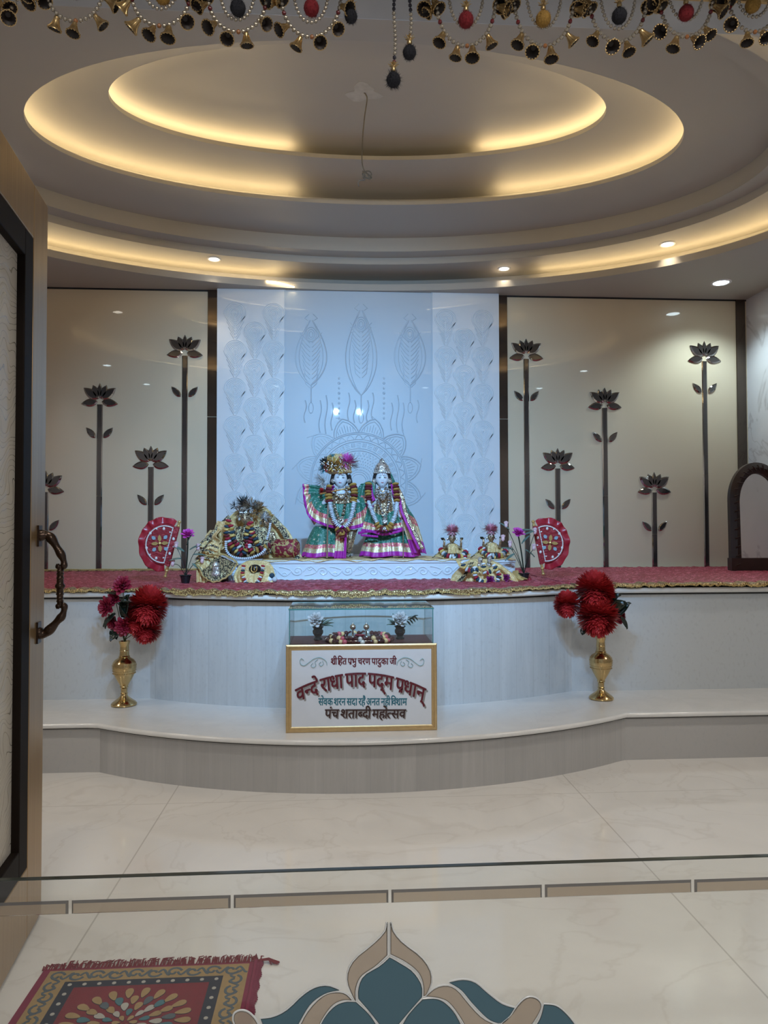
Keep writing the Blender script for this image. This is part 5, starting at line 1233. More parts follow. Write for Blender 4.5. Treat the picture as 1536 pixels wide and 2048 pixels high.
spray(kr, 'side_flower', K(652, 970, -.05), 9*u, 'whiteflower', 40, (-.3, -.8, 0), 1.4, .3, 10)
for s in (-1, 1): mb = MB(); mb.lathe([(4.2*u, 0), (4.6*u, .004), (3.5*u, .012), (1*u, .016)], K(682+s*16, 962, -.035), 14, ax=(0, -1, 0)); mb.ball(K(682+s*16, 972, -.04), 2.6*u, 8, 6); mb.ball(K(682+s*15, 980, -.045), 1.8*u, 8, 6); mb.build('earring', 'silverjewel', kr)
# lower dress
cone_skirt(kr, 'skirt', K(655, 1090, .0), 44*u, 40*u, K(655, 1052).z, K(655, 1113).z, 24*u, 16*u, 'skirt', 12, lean=-6*u)
strip_loft(kr, 'front_pleat', [[K(672, 1055, -.13), K(684, 1055, -.15), K(694, 1055, -.14)], [K(671, 1085, -.17), K(683, 1085, -.19), K(693, 1085, -.18)], [K(668, 1117, -.19), K(680, 1117, -.21), K(691, 1117, -.19)]], 'pleat', 30, 14, 4, .006)
strip_loft(kr, 'magenta_pleat_edge', [[K(689, 1055, -.16), K(694, 1055, -.155)], [K(688, 1085, -.20), K(693, 1085, -.19)], [K(687, 1117, -.21), K(692, 1117, -.20)]], 'magcloth', 8, 14, 1, .002)
strip_loft(kr, 'gold_legging', [[K(693, 1058, -.09), K(704, 1060, -.10), K(716, 1058, -.06)], [K(693, 1080, -.10), K(701, 1080, -.12), K(709, 1080, -.08)], [K(691, 1104, -.08), K(696, 1106, -.10), K(702, 1106, -.07)]], 'jewel', 24, 12, 4, .006)
mb = MB()
for x_ in (696, 703): mb.ball(K(x_, 1112, -.14), (4*u, 10*u, 3*u), 10, 6); mb.lathe([(4.4*u, 0), (4.8*u, .004), (4.4*u, .01)], K(x_-1, 1107, -.06)-Vector((0, 0, .01)), 14)
mb.build('anklet_and_shoe', 'silverjewel', kr)
# fan-shaped cape spread behind and round the body
cc = [(641, 972), (660, 985), (682, 992), (706, 985), (722, 968)]
rows = [[K(x, y, .03) for x, y in cc],
        [K(x, y, dy) for x, y, dy in ((622, 970, .02), (636, 1012, -.04), (682, 1022, -.14), (724, 1010, -.05), (738, 966, .05))],
        [K(x, y, dy) for x, y, dy in ((607, 968, .0), (615, 1030, -.05), (650, 1052, -.12), (684, 1058, -.17), (716, 1056, -.12), (742, 1038, -.06), (746, 962, .06))]]
strip_loft(kr, 'cape', rows, 'cape', 120, 30, 13, .010, solid=.004)
rows = [[K(x, y, .0) for x, y in ((640, 975), (642, 1000), (650, 1030))], [K(x, y, -.01) for x, y in ((622, 970), (622, 1005), (636, 1042))], [K(x, y, -.01) for x, y in ((605, 968), (609, 1012), (628, 1050))]]
strip_loft(kr, 'cape_fold', rows, 'cape', 60, 20, 5, .008)
strip_loft(kr, 'bodice', [[K(662, 985, -.06), K(682, 988, -.11), K(704, 985, -.06)], [K(663, 1012, -.09), K(682, 1014, -.14), K(704, 1012, -.09)], [K(660, 1042, -.12), K(682, 1046, -.18), K(707, 1042, -.12)]], 'jewel', 40, 20, 5, .006)
strip_loft(kr, 'waist_cloth', [[K(658, 1005, -.13), K(682, 1008, -.175), K(708, 1005, -.13)], [K(655, 1030, -.15), K(682, 1034, -.2), K(712, 1030, -.15)], [K(664, 1046, -.15), K(682, 1056, -.2), K(704, 1046, -.15)]], 'skirt', 50, 16, 7, .008, vexp=1)
garland(kr, [K(660, 974, -.10), K(657, 988, -.13), K(659, 1003, -.15)], 8*u, lambda i, n: (0, 1, 1, 0)[i % 4], 'thick_garland', squash=.34)
garland(kr, [K(706, 970, -.10), K(709, 985, -.13), K(707, 1003, -.15)], 7.6*u, lambda i, n: (0, 1, 0)[i % 3], 'thick_garland', squash=.34)
garland(kr, [K(660, 1006, -.19), K(665, 1030, -.22), K(672, 1046, -.23), K(680, 1054, -.23)], 5.2*u, lambda i, n: 2, 'white_garland', squash=.28)
garland(kr, [K(708, 1005, -.19), K(704, 1028, -.22), K(698, 1044, -.23), K(690, 1054, -.23)], 5.2*u, lambda i, n: 2, 'white_garland', squash=.28)
garland(kr, [K(674, 1058, -.24), K(682, 1066, -.25), K(696, 1058, -.24)], 5.6*u, lambda i, n: 1 if i % 3 == 1 else 0, 'garland_tassel'); garland(kr, [K(684, 1062, -.25), K(685, 1074, -.24)], 5.6*u, lambda i, n: 1 if i % 2 == 0 else 0, 'garland_tassel')
necklace(kr, [K(693, 975, -.13), K(691, 1000, -.19), K(687, 1025, -.22), K(681, 1041, -.235), K(674, 1028, -.22), K(668, 1010, -.19)], 3.2*u)
necklace(kr, [K(672, 978, -.10), K(676, 990, -.15), K(683, 996, -.16), K(690, 990, -.15), K(694, 978, -.10)], 2.0*u, dark=False, mat='silverjewel')
necklace(kr, [K(670, 980, -.10), K(676, 1002, -.16), K(683, 1010, -.17), K(690, 1002, -.16), K(697, 980, -.10)], 2.2*u, dark=False)
mb = MB(); mb.lathe([(6*u, 0), (6.3*u, .004), (4.6*u, .012), (1*u, .013)], K(682, 1041, -.225), 20, ax=(0, -1, 0)); mb.build('round_pendant', 'silverjewel', kr)
spray(kr, 'shoulder_rosette', K(643, 983, -.07), 8*u, 'redpetal', 60, (-.1, -1, .1), 1.4, .3, 20); spray(kr, 'shoulder_rosette', K(666, 976, -.12), 6*u, 'magcloth', 24, (0, -1, .1), 1.4, .35, 21)
MB().tube([K(656, 1010, -.26), K(655, 1060, -.26), K(654, 1116, -.25)], 1.5*u, 10).build('silver_staff', 'silver', kr)
MB().tube([K(640, 988, -.12), K(668, 982, -.14), K(700, 976, -.12)], 1.4*u, 8).build('flute', 'gold', kr)

# ---- right standing deity
base = Vector((K(780, 1117).x, YD, ZP+.167))
ra = thing('deity_statue', 'right of two standing deities, silver crown, green skirt and magenta-edged veil', 'statue', base, 'pair of standing deities')
hc = K(764, 958, -.02)
mb = MB(); mb.ball(hc, (13*u, 13*u, 18*u), 28, 20, headfn)
capsule(mb, K(764, 972), K(764, 985), 5.5*u, 6*u); mb.ball(K(765, 1000), (17*u, 10*u, 18*u), 14, 10); mb.ball(K(766, 1025), (13*u, 9*u, 18*u), 14, 10); mb.ball(K(768, 1048), (19*u, 13*u, 14*u), 14, 10)
for s, el, wr, hd_ in ((-1, (742, 1012), (752, 1004), (756, 990)), (1, (792, 1015), (799, 1032), (806, 1040))):
    sh = K(764+s*16, 990); e_ = K(*el, -.03); w_ = K(*wr, -.08); capsule(mb, sh, e_, 6*u, 4.6*u); capsule(mb, e_, w_, 4.6*u, 3.4*u); hand(mb, w_, K(*hd_, -.11)-w_, 11*u, (0, -1, 0) if s < 0 else (0, -.5, -1))
for s in (-1, 1): hp_ = K(768+s*9, 1056); an = K(772+s*10, 1108); capsule(mb, hp_, an, 9*u, 5*u); capsule(mb, an, an+Vector((0, -.05, -.015)), 4.4*u, 3.6*u)
mb.build('body', 'faceW', ra, remesh=.0042)
face_parts(ra, hc, 13*u, 18*u, 0)
mb = MB(); mb.ball(hc+Vector((0, .018, .012)), (15*u, 13*u, 19*u), 16, 10)
for s in (-1, 1): mb.tube(catmull([K(764+s*13, 948), K(764+s*16, 964, .01), K(764+s*16, 980, 0)], 8), [4*u]*8+[1*u], 8)
mb.build('hair', 'hair', ra)
mb = MB(); mb.lathe([(15*u, 0), (17*u, .008), (16*u, .02), (16.5*u, .034), (14*u, .05), (13.5*u, .062), (10*u, .078), (8.5*u, .086), (5*u, .096), (6*u, .104), (3.5*u, .112), (1.5*u, .118), (.2*u, .124)], K(764, 948, .0), 24)
for k_ in range(70):
    a_ = k_*2.4; h_ = (k_*.61803)%1; r_ = lerp(16.5, 5, h_**1.2)*u; mb.m(1 if k_ % 3 == 0 else 0).ball(K(764, 946-24*h_, 0)+Vector((r_*sin(a_), -r_*cos(a_), 0)), (1.5 if k_ % 3 else 1.2)*u, 6, 4)
mb.m(0)
for i in range(13):
    q = lerp(-1.5, 1.5, i/12)
    for k in range(5): r_ = (16.5-3*k)*u; mb.ball(K(764, 946-6*k, 0)+Vector((r_*sin(q), -r_*cos(q), 0)), (2.2-.25*k)*u*.9, 6, 5)
mb.ball(K(764, 921, -.01), (4*u, 3*u, 4.5*u), 8, 6); mb.build('crown', ['silverjewel', 'eyeB'], ra)
for s in (-1, 1): mb = MB(); mb.lathe([(4.4*u, 0), (5*u, .004), (3.4*u, .012), (1*u, .016)], K(764+s*15.5, 962, -.03), 14, ax=(0, -1, 0)); mb.ball(K(764+s*15, 971, -.035), 2.4*u, 8, 6); mb.build('earring', 'silverjewel', ra)
cone_skirt(ra, 'skirt', K(776, 1090, .01), 60*u, 44*u, K(776, 1046).z, K(776, 1112).z, 25*u, 16*u, 'skirt', 17, lean=4*u)
strip_loft(ra, 'bodice', [[K(748, 985, -.05), K(764, 987, -.10), K(782, 985, -.05)], [K(748, 1010, -.07), K(765, 1012, -.12), K(785, 1010, -.07)], [K(744, 1050, -.10), K(766, 1054, -.16), K(790, 1050, -.10)]], 'jewel', 40, 20, 5, .006)
strip_loft(ra, 'veil', [[K(752, 936, .04), K(764, 928, .05), K(778, 938, .04), K(790, 968, .05)], [K(792, 985, -.03), K(806, 1000, .0), K(812, 1010, .03), K(815, 1014, .06)], [K(800, 1030, -.09), K(816, 1036, -.04), K(826, 1040, .02), K(834, 1046, .06)], [K(824, 1108, -.12), K(838, 1106, -.06), K(848, 1106, .0), K(853, 1108, .06)]], 'skirt', 60, 50, 5, .008)
def ribbon(root, name, pts, wd, mat, flip=1):
    pts = catmull(pts, 40); mb = MB(); 
    def fn(a, b):
        i = min(40, int(round(b*40))); t_ = (pts[min(40, i+1)]-pts[max(0, i-1)]).normalized(); s_ = Vector((t_.z, 0, -t_.x)).normalized()*flip
        return pts[i]+s_*wd*a+Vector((0, .003*sin(b*40+a*3), 0))
    return MB().grid(lambda a, b: fn(a, b), 3, 40).build(name, mat, root, solid=.005, angle=80)
vpts = [(784, 975, -.08), (796, 998, -.08), (800, 1020, -.11), (810, 1045, -.14), (824, 1075, -.16), (836, 1100, -.16)]
ribbon(ra, 'gold_veil_band', [K(x+5, y, d+.012) for x, y, d in vpts], -8*u, 'jewel'); ribbon(ra, 'magenta_veil_edge', [K(x, y, d) for x, y, d in vpts], -5*u, 'magcloth')
ribbon(ra, 'magenta_veil_edge', [K(744, 968, -.06), K(746, 985, -.08), K(751, 1000, -.10)], -8*u, 'magcloth', -1); ribbon(ra, 'magenta_veil_edge', [K(781, 968, -.06), K(784, 985, -.08), K(789, 998, -.10)], -7*u, 'magcloth')
ribbon(ra, 'magenta_waist_edge', [K(716, 1064, -.10), K(740, 1060, -.15), K(766, 1066, -.19), K(790, 1062, -.17), K(808, 1056, -.14)], 5*u, 'magcloth'); ribbon(ra, 'magenta_waist_edge', [K(722, 1068, -.12), K(742, 1070, -.16), K(756, 1071, -.18)], 4*u, 'magcloth')
strip_loft(ra, 'waist_cloth', [[K(736, 1012, -.06), K(760, 1030, -.14), K(790, 1020, -.10)], [K(730, 1036, -.09), K(762, 1046, -.17), K(800, 1040, -.12)], [K(722, 1062, -.11), K(764, 1064, -.18), K(808, 1057, -.14)]], 'cape', 60, 20, 8, .008)
strip_loft(ra, 'left_sleeve', [[K(728, 966, .0), K(740, 962, -.02), K(750, 968, -.04)], [K(722, 985, -.01), K(736, 985, -.05), K(750, 990, -.06)], [K(722, 1008, -.01), K(736, 1012, -.05), K(748, 1014, -.06)]], 'cape', 30, 14, 4, .006)
garland(ra, [K(737, 968, -.10), K(736, 985, -.13), K(738, 1000, -.15)], 7.2*u, lambda i, n: (0, 1, 1, 0)[i % 4], 'thick_garland', squash=.34)
garland(ra, [K(791, 968, -.11), K(793, 985, -.13), K(794, 1001, -.15)], 7*u, lambda i, n: (0, 1, 0, 1)[i % 4], 'thick_garland', squash=.34)
garland(ra, [K(737, 1003, -.17), K(743, 1020, -.20), K(750, 1037, -.22), K(755, 1046, -.23)], 4.8*u, lambda i, n: 2, 'white_garland', squash=.28)
garland(ra, [K(794, 1006, -.17), K(792, 1022, -.20), K(788, 1037, -.22), K(784, 1046, -.23)], 4.8*u, lambda i, n: 2, 'white_garland', squash=.28)
garland(ra, [K(754, 1048, -.24), K(760, 1056, -.25), K(769, 1059, -.25), K(778, 1055, -.25), K(783, 1048, -.24)], 6*u, lambda i, n: (0, 0, 1, 1, 0, 0)[i % 6], 'garland_tassel')
for pts in ([(752, 980), (756, 1000), (764, 1022), (770, 1042), (774, 1022), (779, 1000), (780, 980)], [(756, 978), (759, 990), (765, 998), (771, 990), (775, 978)]):
    necklace(ra, [K(x, y, -.14-.09*(y-978)/66) for x, y in pts], 2.8*u, mat='silverjewel')
necklace(ra, [K(758, 975, -.10), K(765, 984, -.12), K(772, 975, -.10)], 2*u, dark=False)
mb = MB(); mb.lathe([(5*u, 0), (5.4*u, .004), (4*u, .012), (1*u, .013)], K(770, 1043, -.235), 20, ax=(0, -1, 0)); mb.lathe([(3.4*u, 0), (3.7*u, .004), (2.6*u, .010), (1*u, .011)], K(769, 1057, -.275), 16, ax=(0, -1, 0)); mb.build('round_pendant', 'silverjewel', ra)
mb = MB(); [mb.lathe([(4.6*u, -.004), (5.2*u, 0), (4.6*u, .004)], K(803, 1036+3*k, -.095), 14, ax=(.3, -.2, -1), cap=False) for k in range(2)]; mb.build('bangle', 'silver', ra)
MB().tube([K(806, 1040, -.22), K(806.5, 1117, -.22)], .9*u, 8).build('thin_staff', 'silver', ra)

# ---- small deities at the right end of the plinth
def smallidol(px, by, Y, s, lab, n_g):
    k = Y/FPX*s
    def q(dx, dy, dd=0.): p = P(px, by, Y); return p+Vector((dx*k, dd, -dy*k))
    root = thing('small_deity', lab, 'statue', q(0, 0), 'two small plumed deities')
    mb = MB(); mb.ball(q(0, -36, -.01), (7.5*k, 7*k, 9.5*k), 20, 14, headfn); capsule(mb, q(0, -30), q(0, -22), 3.6*k, 4.5*k); mb.ball(q(0, -17), (11*k, 7*k, 11*k), 12, 8); mb.ball(q(0, -6), (12*k, 8*k, 8*k), 12, 8)
    for s_ in (-1, 1):
        e_ = q(s_*17, -16, -.02); w_ = q(s_*17, -28, -.04); capsule(mb, q(s_*9, -20), e_, 3.4*k, 2.8*k); capsule(mb, e_, w_, 2.8*k, 2.2*k); hand(mb, w_, Vector((0, -.1, 1)), 8*k, (0, -1, 0))
        capsule(mb, q(s_*6, -4), q(s_*20, 2, -.05), 5*k, 4*k); capsule(mb, q(s_*20, 2, -.05), q(-s_*4, 4, -.09), 4*k, 3*k)
    mb.build('body', 'jewel', root, remesh=.003)
    mb = MB()
    for s_ in (-1, 1): mb.ball(q(s_*2.8, -37, -.01-7*k), (1.3*k, .8*k, .9*k), 6, 5); mb.tube([q(s_*1.2, -40, -.01-6.8*k), q(s_*3, -41, -.01-6.8*k), q(s_*5, -40, -.01-5.6*k)], .5*k, 5)
    mb.build('eye_paint', 'eyeB', root)
    mb = MB(); mb.lathe([(8*k, 0), (8.6*k, .006), (7.5*k, .014), (4.5*k, .028), (2*k, .036)], q(0, -42), 18)
    for i in range(9): a = lerp(-1.4, 1.4, i/8); mb.ball(q(8.4*sin(a), -43, -8.4*k*cos(a)), 1.5*k, 6, 4)
    for s_ in (-1, 1): mb.ball(q(s_*9, -34, -.01), (2*k, 2*k, 3*k), 6, 5)
    mb.build('crown', 'silverjewel', root)
    spray(root, 'plume', q(0, -50, -.0), 16*k, 'softpink', 150, (0, -.7, .6), 1.5, .16, 3); spray(root, 'plume_fringe', q(0, -50, .02), 20*k, 'halofeather', 200, (0, -.2, .9), 1.9, .05, 4)
    rows = [[q(-9, -24, .02), q(0, -27, .04), q(9, -24, .02)], [q(-24, -12, -.02), q(0, -10, .02), q(24, -12, -.02)], [q(-38, -1, -.07), q(-12, 5, -.11), q(12, 5, -.11), q(36, -3, -.07)]]
    strip_loft(root, 'spread_shawl', rows, 'yellowcloth', 60, 16, 6, .006)
    rows = [[q(-14, -18, -.02), q(-20, -14, -.03)], [q(-28, -8, -.06), q(-34, -2, -.06)], [q(-44, 2, -.07), q(-46, 6, -.08)]]
    strip_loft(root, 'black_gold_shawl_edge', rows, 'blackgold', 12, 16, 1, .004)
    strip_loft(root, 'dress_front', [[q(-8, -24, -.05), q(0, -25, -.07), q(8, -24, -.05)], [q(-12, -6, -.08), q(0, -6, -.11), q(12, -6, -.08)]], 'yellowcloth', 24, 10, 4, .004)
    garland(root, [q(-26, -14, -.08), q(-20, -5, -.11), q(-8, 0, -.14), q(2, -1, -.15), q(14, -1, -.14), q(26, -12, -.09)], 5.6*k, lambda i, n: (5, 6, 4, 3, 5, 2, 4, 3)[i % 8], 'puff_garland')
    garland(root, [q(-2, 2, -.16), q(4, 12, -.17), q(12, 16, -.17), q(18, 8, -.16), q(20, 0, -.14)] if n_g else [q(-20, -14, -.10), q(-14, 0, -.13), q(0, 4, -.15)], 4.6*k, lambda i, n: (2, 5, 3, 6)[i % 4], 'puff_garland')
    mb = MB(); mb.lathe([(1.5*k, 0), (3*k, 2*k), (3.6*k, 5*k), (2.5*k, 5*k)], q(-20, -32, -.02), 10); mb.lathe([(1.5*k, 0), (3*k, 2*k), (3.6*k, 5*k), (2.5*k, 5*k)], q(19, -32, -.02), 10); mb.build('held_lotus', 'darkleaf', root)
smallidol(904, 1112, 5.50, 1.0, 'small gilt deity with pink plume and shawl, nearer the tall deities', 1)
smallidol(982, 1110, 5.42, 1.0, 'small gilt deity with pink plume at the right end of the white plinth', 0)

# ---- cloth heap with flowers below them
def L_(px, py, Y=5.12, d=0.): return P(px, py, Y)+Vector((0, d, 0))
hp_ = thing('draped_shrine', 'low yellow-draped shrine with violet roses before the right end of the plinth', 'shrine', (L_(975, 1165).x, 5.12, ZP+.02))
rows = [[L_(905, 1150), L_(935, 1122), L_(965, 1118), L_(1000, 1128), L_(1025, 1155)], [L_(898, 1160, d=-.06), L_(935, 1140, d=-.10), L_(970, 1138, d=-.12), L_(1005, 1148, d=-.10), L_(1030, 1165, d=-.06)], [L_(895, 1168, d=-.12), L_(930, 1168, d=-.18), L_(968, 1172, d=-.20), L_(1000, 1176, d=-.18), L_(1035, 1172, d=-.12)]]
strip_loft(hp_, 'cloth_cover', rows, 'yellowcloth', 90, 24, 9, .012)
strip_loft(hp_, 'cloth_flap', [[L_(972, 1122, d=-.12), L_(990, 1126, d=-.13)], [L_(1000, 1142, d=-.18), L_(1015, 1146, d=-.17)], [L_(1010, 1170, d=-.22), L_(1030, 1172, d=-.2)]], 'yellowcloth', 14, 18, 2, .006)
strip_loft(hp_, 'black_gold_edge', [[L_(932, 1125, d=-.1), L_(942, 1122, d=-.11)], [L_(918, 1148, d=-.15), L_(928, 1144, d=-.16)], [L_(896, 1166, d=-.19), L_(908, 1166, d=-.2)]], 'blackgold', 12, 16, 2, .005)
strip_loft(hp_, 'side_flap', [[L_(908, 1118, d=-.05), L_(925, 1122, d=-.07)], [L_(912, 1130, d=-.12), L_(932, 1134, d=-.12)], [L_(918, 1138, d=-.16), L_(936, 1142, d=-.16)]], 'yellowcloth', 14, 12, 3, .006)
M['violet'] = sm('violet_rose', (.18, .01, .10), .45, var=.6, vs=80)
for x_, y_, r_ in ((967, 1157, .036), (998, 1152, .030), (1006, 1162, .022)): roseflower('violet_rose', hp_, L_(x_, y_, d=-.22), r_, (0, -1, .3), 'violet', seed=int(x_), petals=18)
for pth in ([(938, 1132), (940, 1150), (950, 1158), (962, 1162)], [(955, 1125), (958, 1142), (968, 1140)], [(975, 1128), (985, 1145), (982, 1160), (990, 1165)], [(915, 1122), (920, 1134), (935, 1138), (948, 1134)]):
    garland(hp_, [L_(x, y, d=-.21) for x, y in pth], .018, lambda i, n: (2, 3, 6, 4, 5, 3)[i % 6], 'puff_garland')
mb = MB()
for x_, y_ in ((955, 1122), (973, 1120)): mb.ball(L_(x_, y_, d=-.10), (.017, .015, .022), 14, 10, headfn); mb.ball(L_(x_, y_+8, d=-.09), (.02, .015, .022), 10, 8); mb.lathe([(.018, 0), (.014, .014), (.004, .022)], L_(x_, y_-3, d=-.10), 12)
mb.build('little_faces', 'silverjewel', hp_)
edg = thing('gold_cloth_knot', 'crumpled gold-edged red cloth bundle beside the potted flower right of the plinth', 'cloth bundle', (L_(1040, 1155).x, 5.1, ZP+.02))
strip_loft(edg, 'red_fold', [[L_(1032, 1138), L_(1050, 1140), L_(1058, 1150)], [L_(1030, 1148, d=-.06), L_(1046, 1152, d=-.08), L_(1060, 1158, d=-.05)], [L_(1026, 1160, d=-.08), L_(1044, 1162, d=-.1), L_(1060, 1160, d=-.06)]], 'redcloth', 30, 12, 4, .008)
strip_loft(edg, 'gold_fold', [[L_(1024, 1142, d=-.02), L_(1034, 1140, d=-.03)], [L_(1020, 1152, d=-.08), L_(1036, 1150, d=-.09)], [L_(1030, 1160, d=-.11), L_(1048, 1156, d=-.11)]], 'goldlace', 16, 12, 3, .006)

# ---- draped deity pair on the left
YL = 5.45
def Q(px, py, d=0.): return P(px, py, YL)+Vector((0, d, 0))
ul = YL/FPX
lf = thing('draped_deities', 'seated gilt deity pair in one yellow shawl with dark plume, left on the plinth', 'statue', (Q(510, 1115).x, YL, ZP+.167))
for nm, hx, hy, sz in (('body', 493, 1036, 1.15), ('body', 533, 1044, .95)):
    mb = MB(); k = ul*sz; c_ = Q(hx, hy, -.06); mb.ball(c_, (9*k, 9*k, 12*k), 22, 16, headfn); capsule(mb, c_+Vector((0, .01, -11*k)), c_+Vector((0, .02, -18*k)), 4*k, 5*k); mb.ball(c_+Vector((0, .03, -32*k)), (17*k, 11*k, 18*k), 12, 8); mb.ball(c_+Vector((0, .03, -56*k)), (22*k, 13*k, 14*k), 12, 8)
    for s_ in (-1, 1):
        e_ = c_+Vector((s_*20*k, -.0, -40*k)); w_ = c_+Vector((s_*10*k, -.06, -46*k)); capsule(mb, c_+Vector((s_*14*k, .02, -24*k)), e_, 5*k, 4*k); capsule(mb, e_, w_, 4*k, 3*k); hand(mb, w_, Vector((-s_, -.4, .2)), 9*k, (0, -.3, -1))
    b_ = mb.build(nm, 'jewel', lf, remesh=.0035)
    mb = MB()
    for s_ in (-1, 1): mb.ball(c_+Vector((s_*3.4*k, -8.6*k, 1*k)), (1.7*k, .8*k, 1*k), 6, 5); mb.tube([c_+Vector((s_*x*k, -8.2*k, z*k)) for x, z in ((1.5, 4), (3.6, 5), (6, 4))], .6*k, 5)
    mb.build('eye_paint', 'eyeB', lf)
    mb = MB(); mb.lathe([(9.5*k, 0), (10.5*k, .008), (9*k, .02), (5*k, .04), (1*k, .055)], c_+Vector((0, .01, 7*k)), 18)
    for i in range(11): a = lerp(-1.4, 1.4, i/10); mb.ball(c_+Vector((10*k*sin(a), -10*k*cos(a)+.01, 9*k)), 1.9*k, 6, 4)
    for s_ in (-1, 1): mb.ball(c_+Vector((s_*10.5*k, 0, -2*k)), (2.5*k, 2*k, 4*k), 8, 6)
    mb.build('crown', 'silverjewel', lf)
spray(lf, 'dark_plume', Q(488, 1012, .0), 24*ul, 'darkfeather', 120, (-.45, -.3, .8), 1.35, .06, 1); spray(lf, 'dark_plume', Q(470, 1012, .0), 13*ul, 'darkfeather', 40, (-.9, -.3, .2), 1.2, .08, 2)
spray(lf, 'gilt_plume', Q(503, 1018, -.05), 24*ul, 'jewel', 80, (0, -.5, .8), 1.45, .12, 3); spray(lf, 'gilt_plume', Q(517, 1022, -.05), 22*ul, 'jewel', 70, (.4, -.5, .5), 1.45, .12, 4); spray(lf, 'pale_plume', Q(506, 1014, -.06), 22*ul, 'halofeather', 150, (.2, -.5, .8), 1.5, .06, 5); spray(lf, 'pale_plume', Q(530, 1036, -.08), 16*ul, 'halofeather', 90, (.3, -.6, .6), 1.5, .06, 15); spray(lf, 'gilt_plume', Q(535, 1034, -.03), 17*ul, 'yellowfeather', 50, (.5, -.5, .5), 1.4, .1, 6); spray(lf, 'gilt_plume', Q(482, 1026, -.05), 17*ul, 'silverjewel', 50, (-.4, -.6, .3), 1.45, .12, 7)
rows = [[Q(470, 1022, .05), Q(500, 1010, .08), Q(530, 1015, .06), Q(548, 1035, .05)],
        [Q(446, 1046, -.0), Q(490, 1050, .03), Q(535, 1050, .02), Q(575, 1060, .02)],
        [Q(420, 1075, -.06), Q(480, 1085, .0), Q(545, 1085, .0), Q(592, 1090, .0)],
        [Q(404, 1092, -.12), Q(470, 1116, -.06), Q(545, 1116, -.05), Q(604, 1114, -.02)]]
strip_loft(lf, 'yellow_shawl', rows, 'yellowcloth', 90, 36, 7, .012, solid=.004)
for a_ in ([(458, 1030), (436, 1052), (418, 1072), (400, 1090)], [(548, 1030), (568, 1052), (584, 1082), (602, 1114)]):
    s_ = -1 if a_[0][0] < 500 else 1; strip_loft(lf, 'black_gold_edge', [[Q(x, y, -.03-.02*i), Q(x+s_*-7, y+10, -.05-.02*i)] for i, (x, y) in enumerate(a_)], 'blackgold', 14, 24, 1, .004)
for pts_ in ([(448, 1058), (438, 1072), (448, 1082), (436, 1096), (450, 1110)], [(462, 1040), (456, 1060), (462, 1080), (452, 1098)]):
    s_ = 1 if pts_[0][0] > 500 else -1; strip_loft(lf, 'shawl_fold', [[Q(x, y, -.10-.012*i), Q(x+s_*14, y+3, -.06-.012*i), Q(x+s_*26, y+2, -.04)] for i, (x, y) in enumerate(pts_)], 'yellowcloth', 30, 20, 2, .008)
strip_loft(lf, 'front_dress', [[Q(474, 1052, -.14), Q(505, 1054, -.17), Q(536, 1054, -.14)], [Q(466, 1080, -.15), Q(505, 1084, -.19), Q(544, 1080, -.15)], [Q(462, 1106, -.16), Q(505, 1112, -.2), Q(546, 1106, -.16)]], 'blackgold', 50, 18, 7, .006)
pat = lambda i, n: (5, 0, 3, 6, 3, 1, 5, 4)[i % 8]
for pts_ in ([(466, 1042), (462, 1062), (468, 1085), (482, 1102), (490, 1108)], [(508, 1046), (510, 1066), (506, 1086), (496, 1104)], [(512, 1066), (520, 1082), (528, 1098), (534, 1104)], [(470, 1052), (474, 1074), (484, 1090), (490, 1098)], [(506, 1050), (500, 1072), (504, 1092), (512, 1104)]):
    garland(lf, [Q(x, y, -.22) for x, y in pts_], 6*ul, pat, 'puff_garland')
garland(lf, [Q(462, 1082, -.25), Q(464, 1100, -.26), Q(478, 1112, -.27), Q(505, 1114, -.28), Q(528, 1106, -.27), Q(538, 1096, -.26)], 3.2*ul, lambda i, n: 2, 'white_garland', squash=.5)
garland(lf, [Q(544, 1048, -.14), Q(542, 1064, -.16), Q(538, 1078, -.17)], 3.0*ul, lambda i, n: 2, 'white_garland', squash=.5)
garland(lf, [Q(522, 1098, -.26), Q(535, 1094, -.25), Q(545, 1090, -.24)], 6.5*ul, lambda i, n: (0, 1)[i % 2], 'puff_garland')
cu = thing('bolster_cushion', 'dark red embroidered bolster cushion at the right side of the draped pair', 'cushion', Q(572, 1114))
M['cushred'] = brocade('red_gold_embroidery', (.22, .012, .03), (.50, .36, .14), 45, (.30, .36), .2, .6)
mb = MB(); mb.lathe([(.005, 0), (.055, .005), (.068, .03), (.07, .10), (.066, .17), (.05, .19), (.005, .195)], Q(548, 1096, -.04), 24, ax=(1, -.25, 0)); mb.build('cushion_cover', 'cushred', cu)
mb = MB(); mb.lathe([(.068, -.004), (.073, .0), (.068, .004)], Q(548, 1096, -.04)+Vector((.165, -.041, 0)), 24, ax=(1, -.25, 0), cap=False); mb.build('gold_piping', 'goldlace', cu)

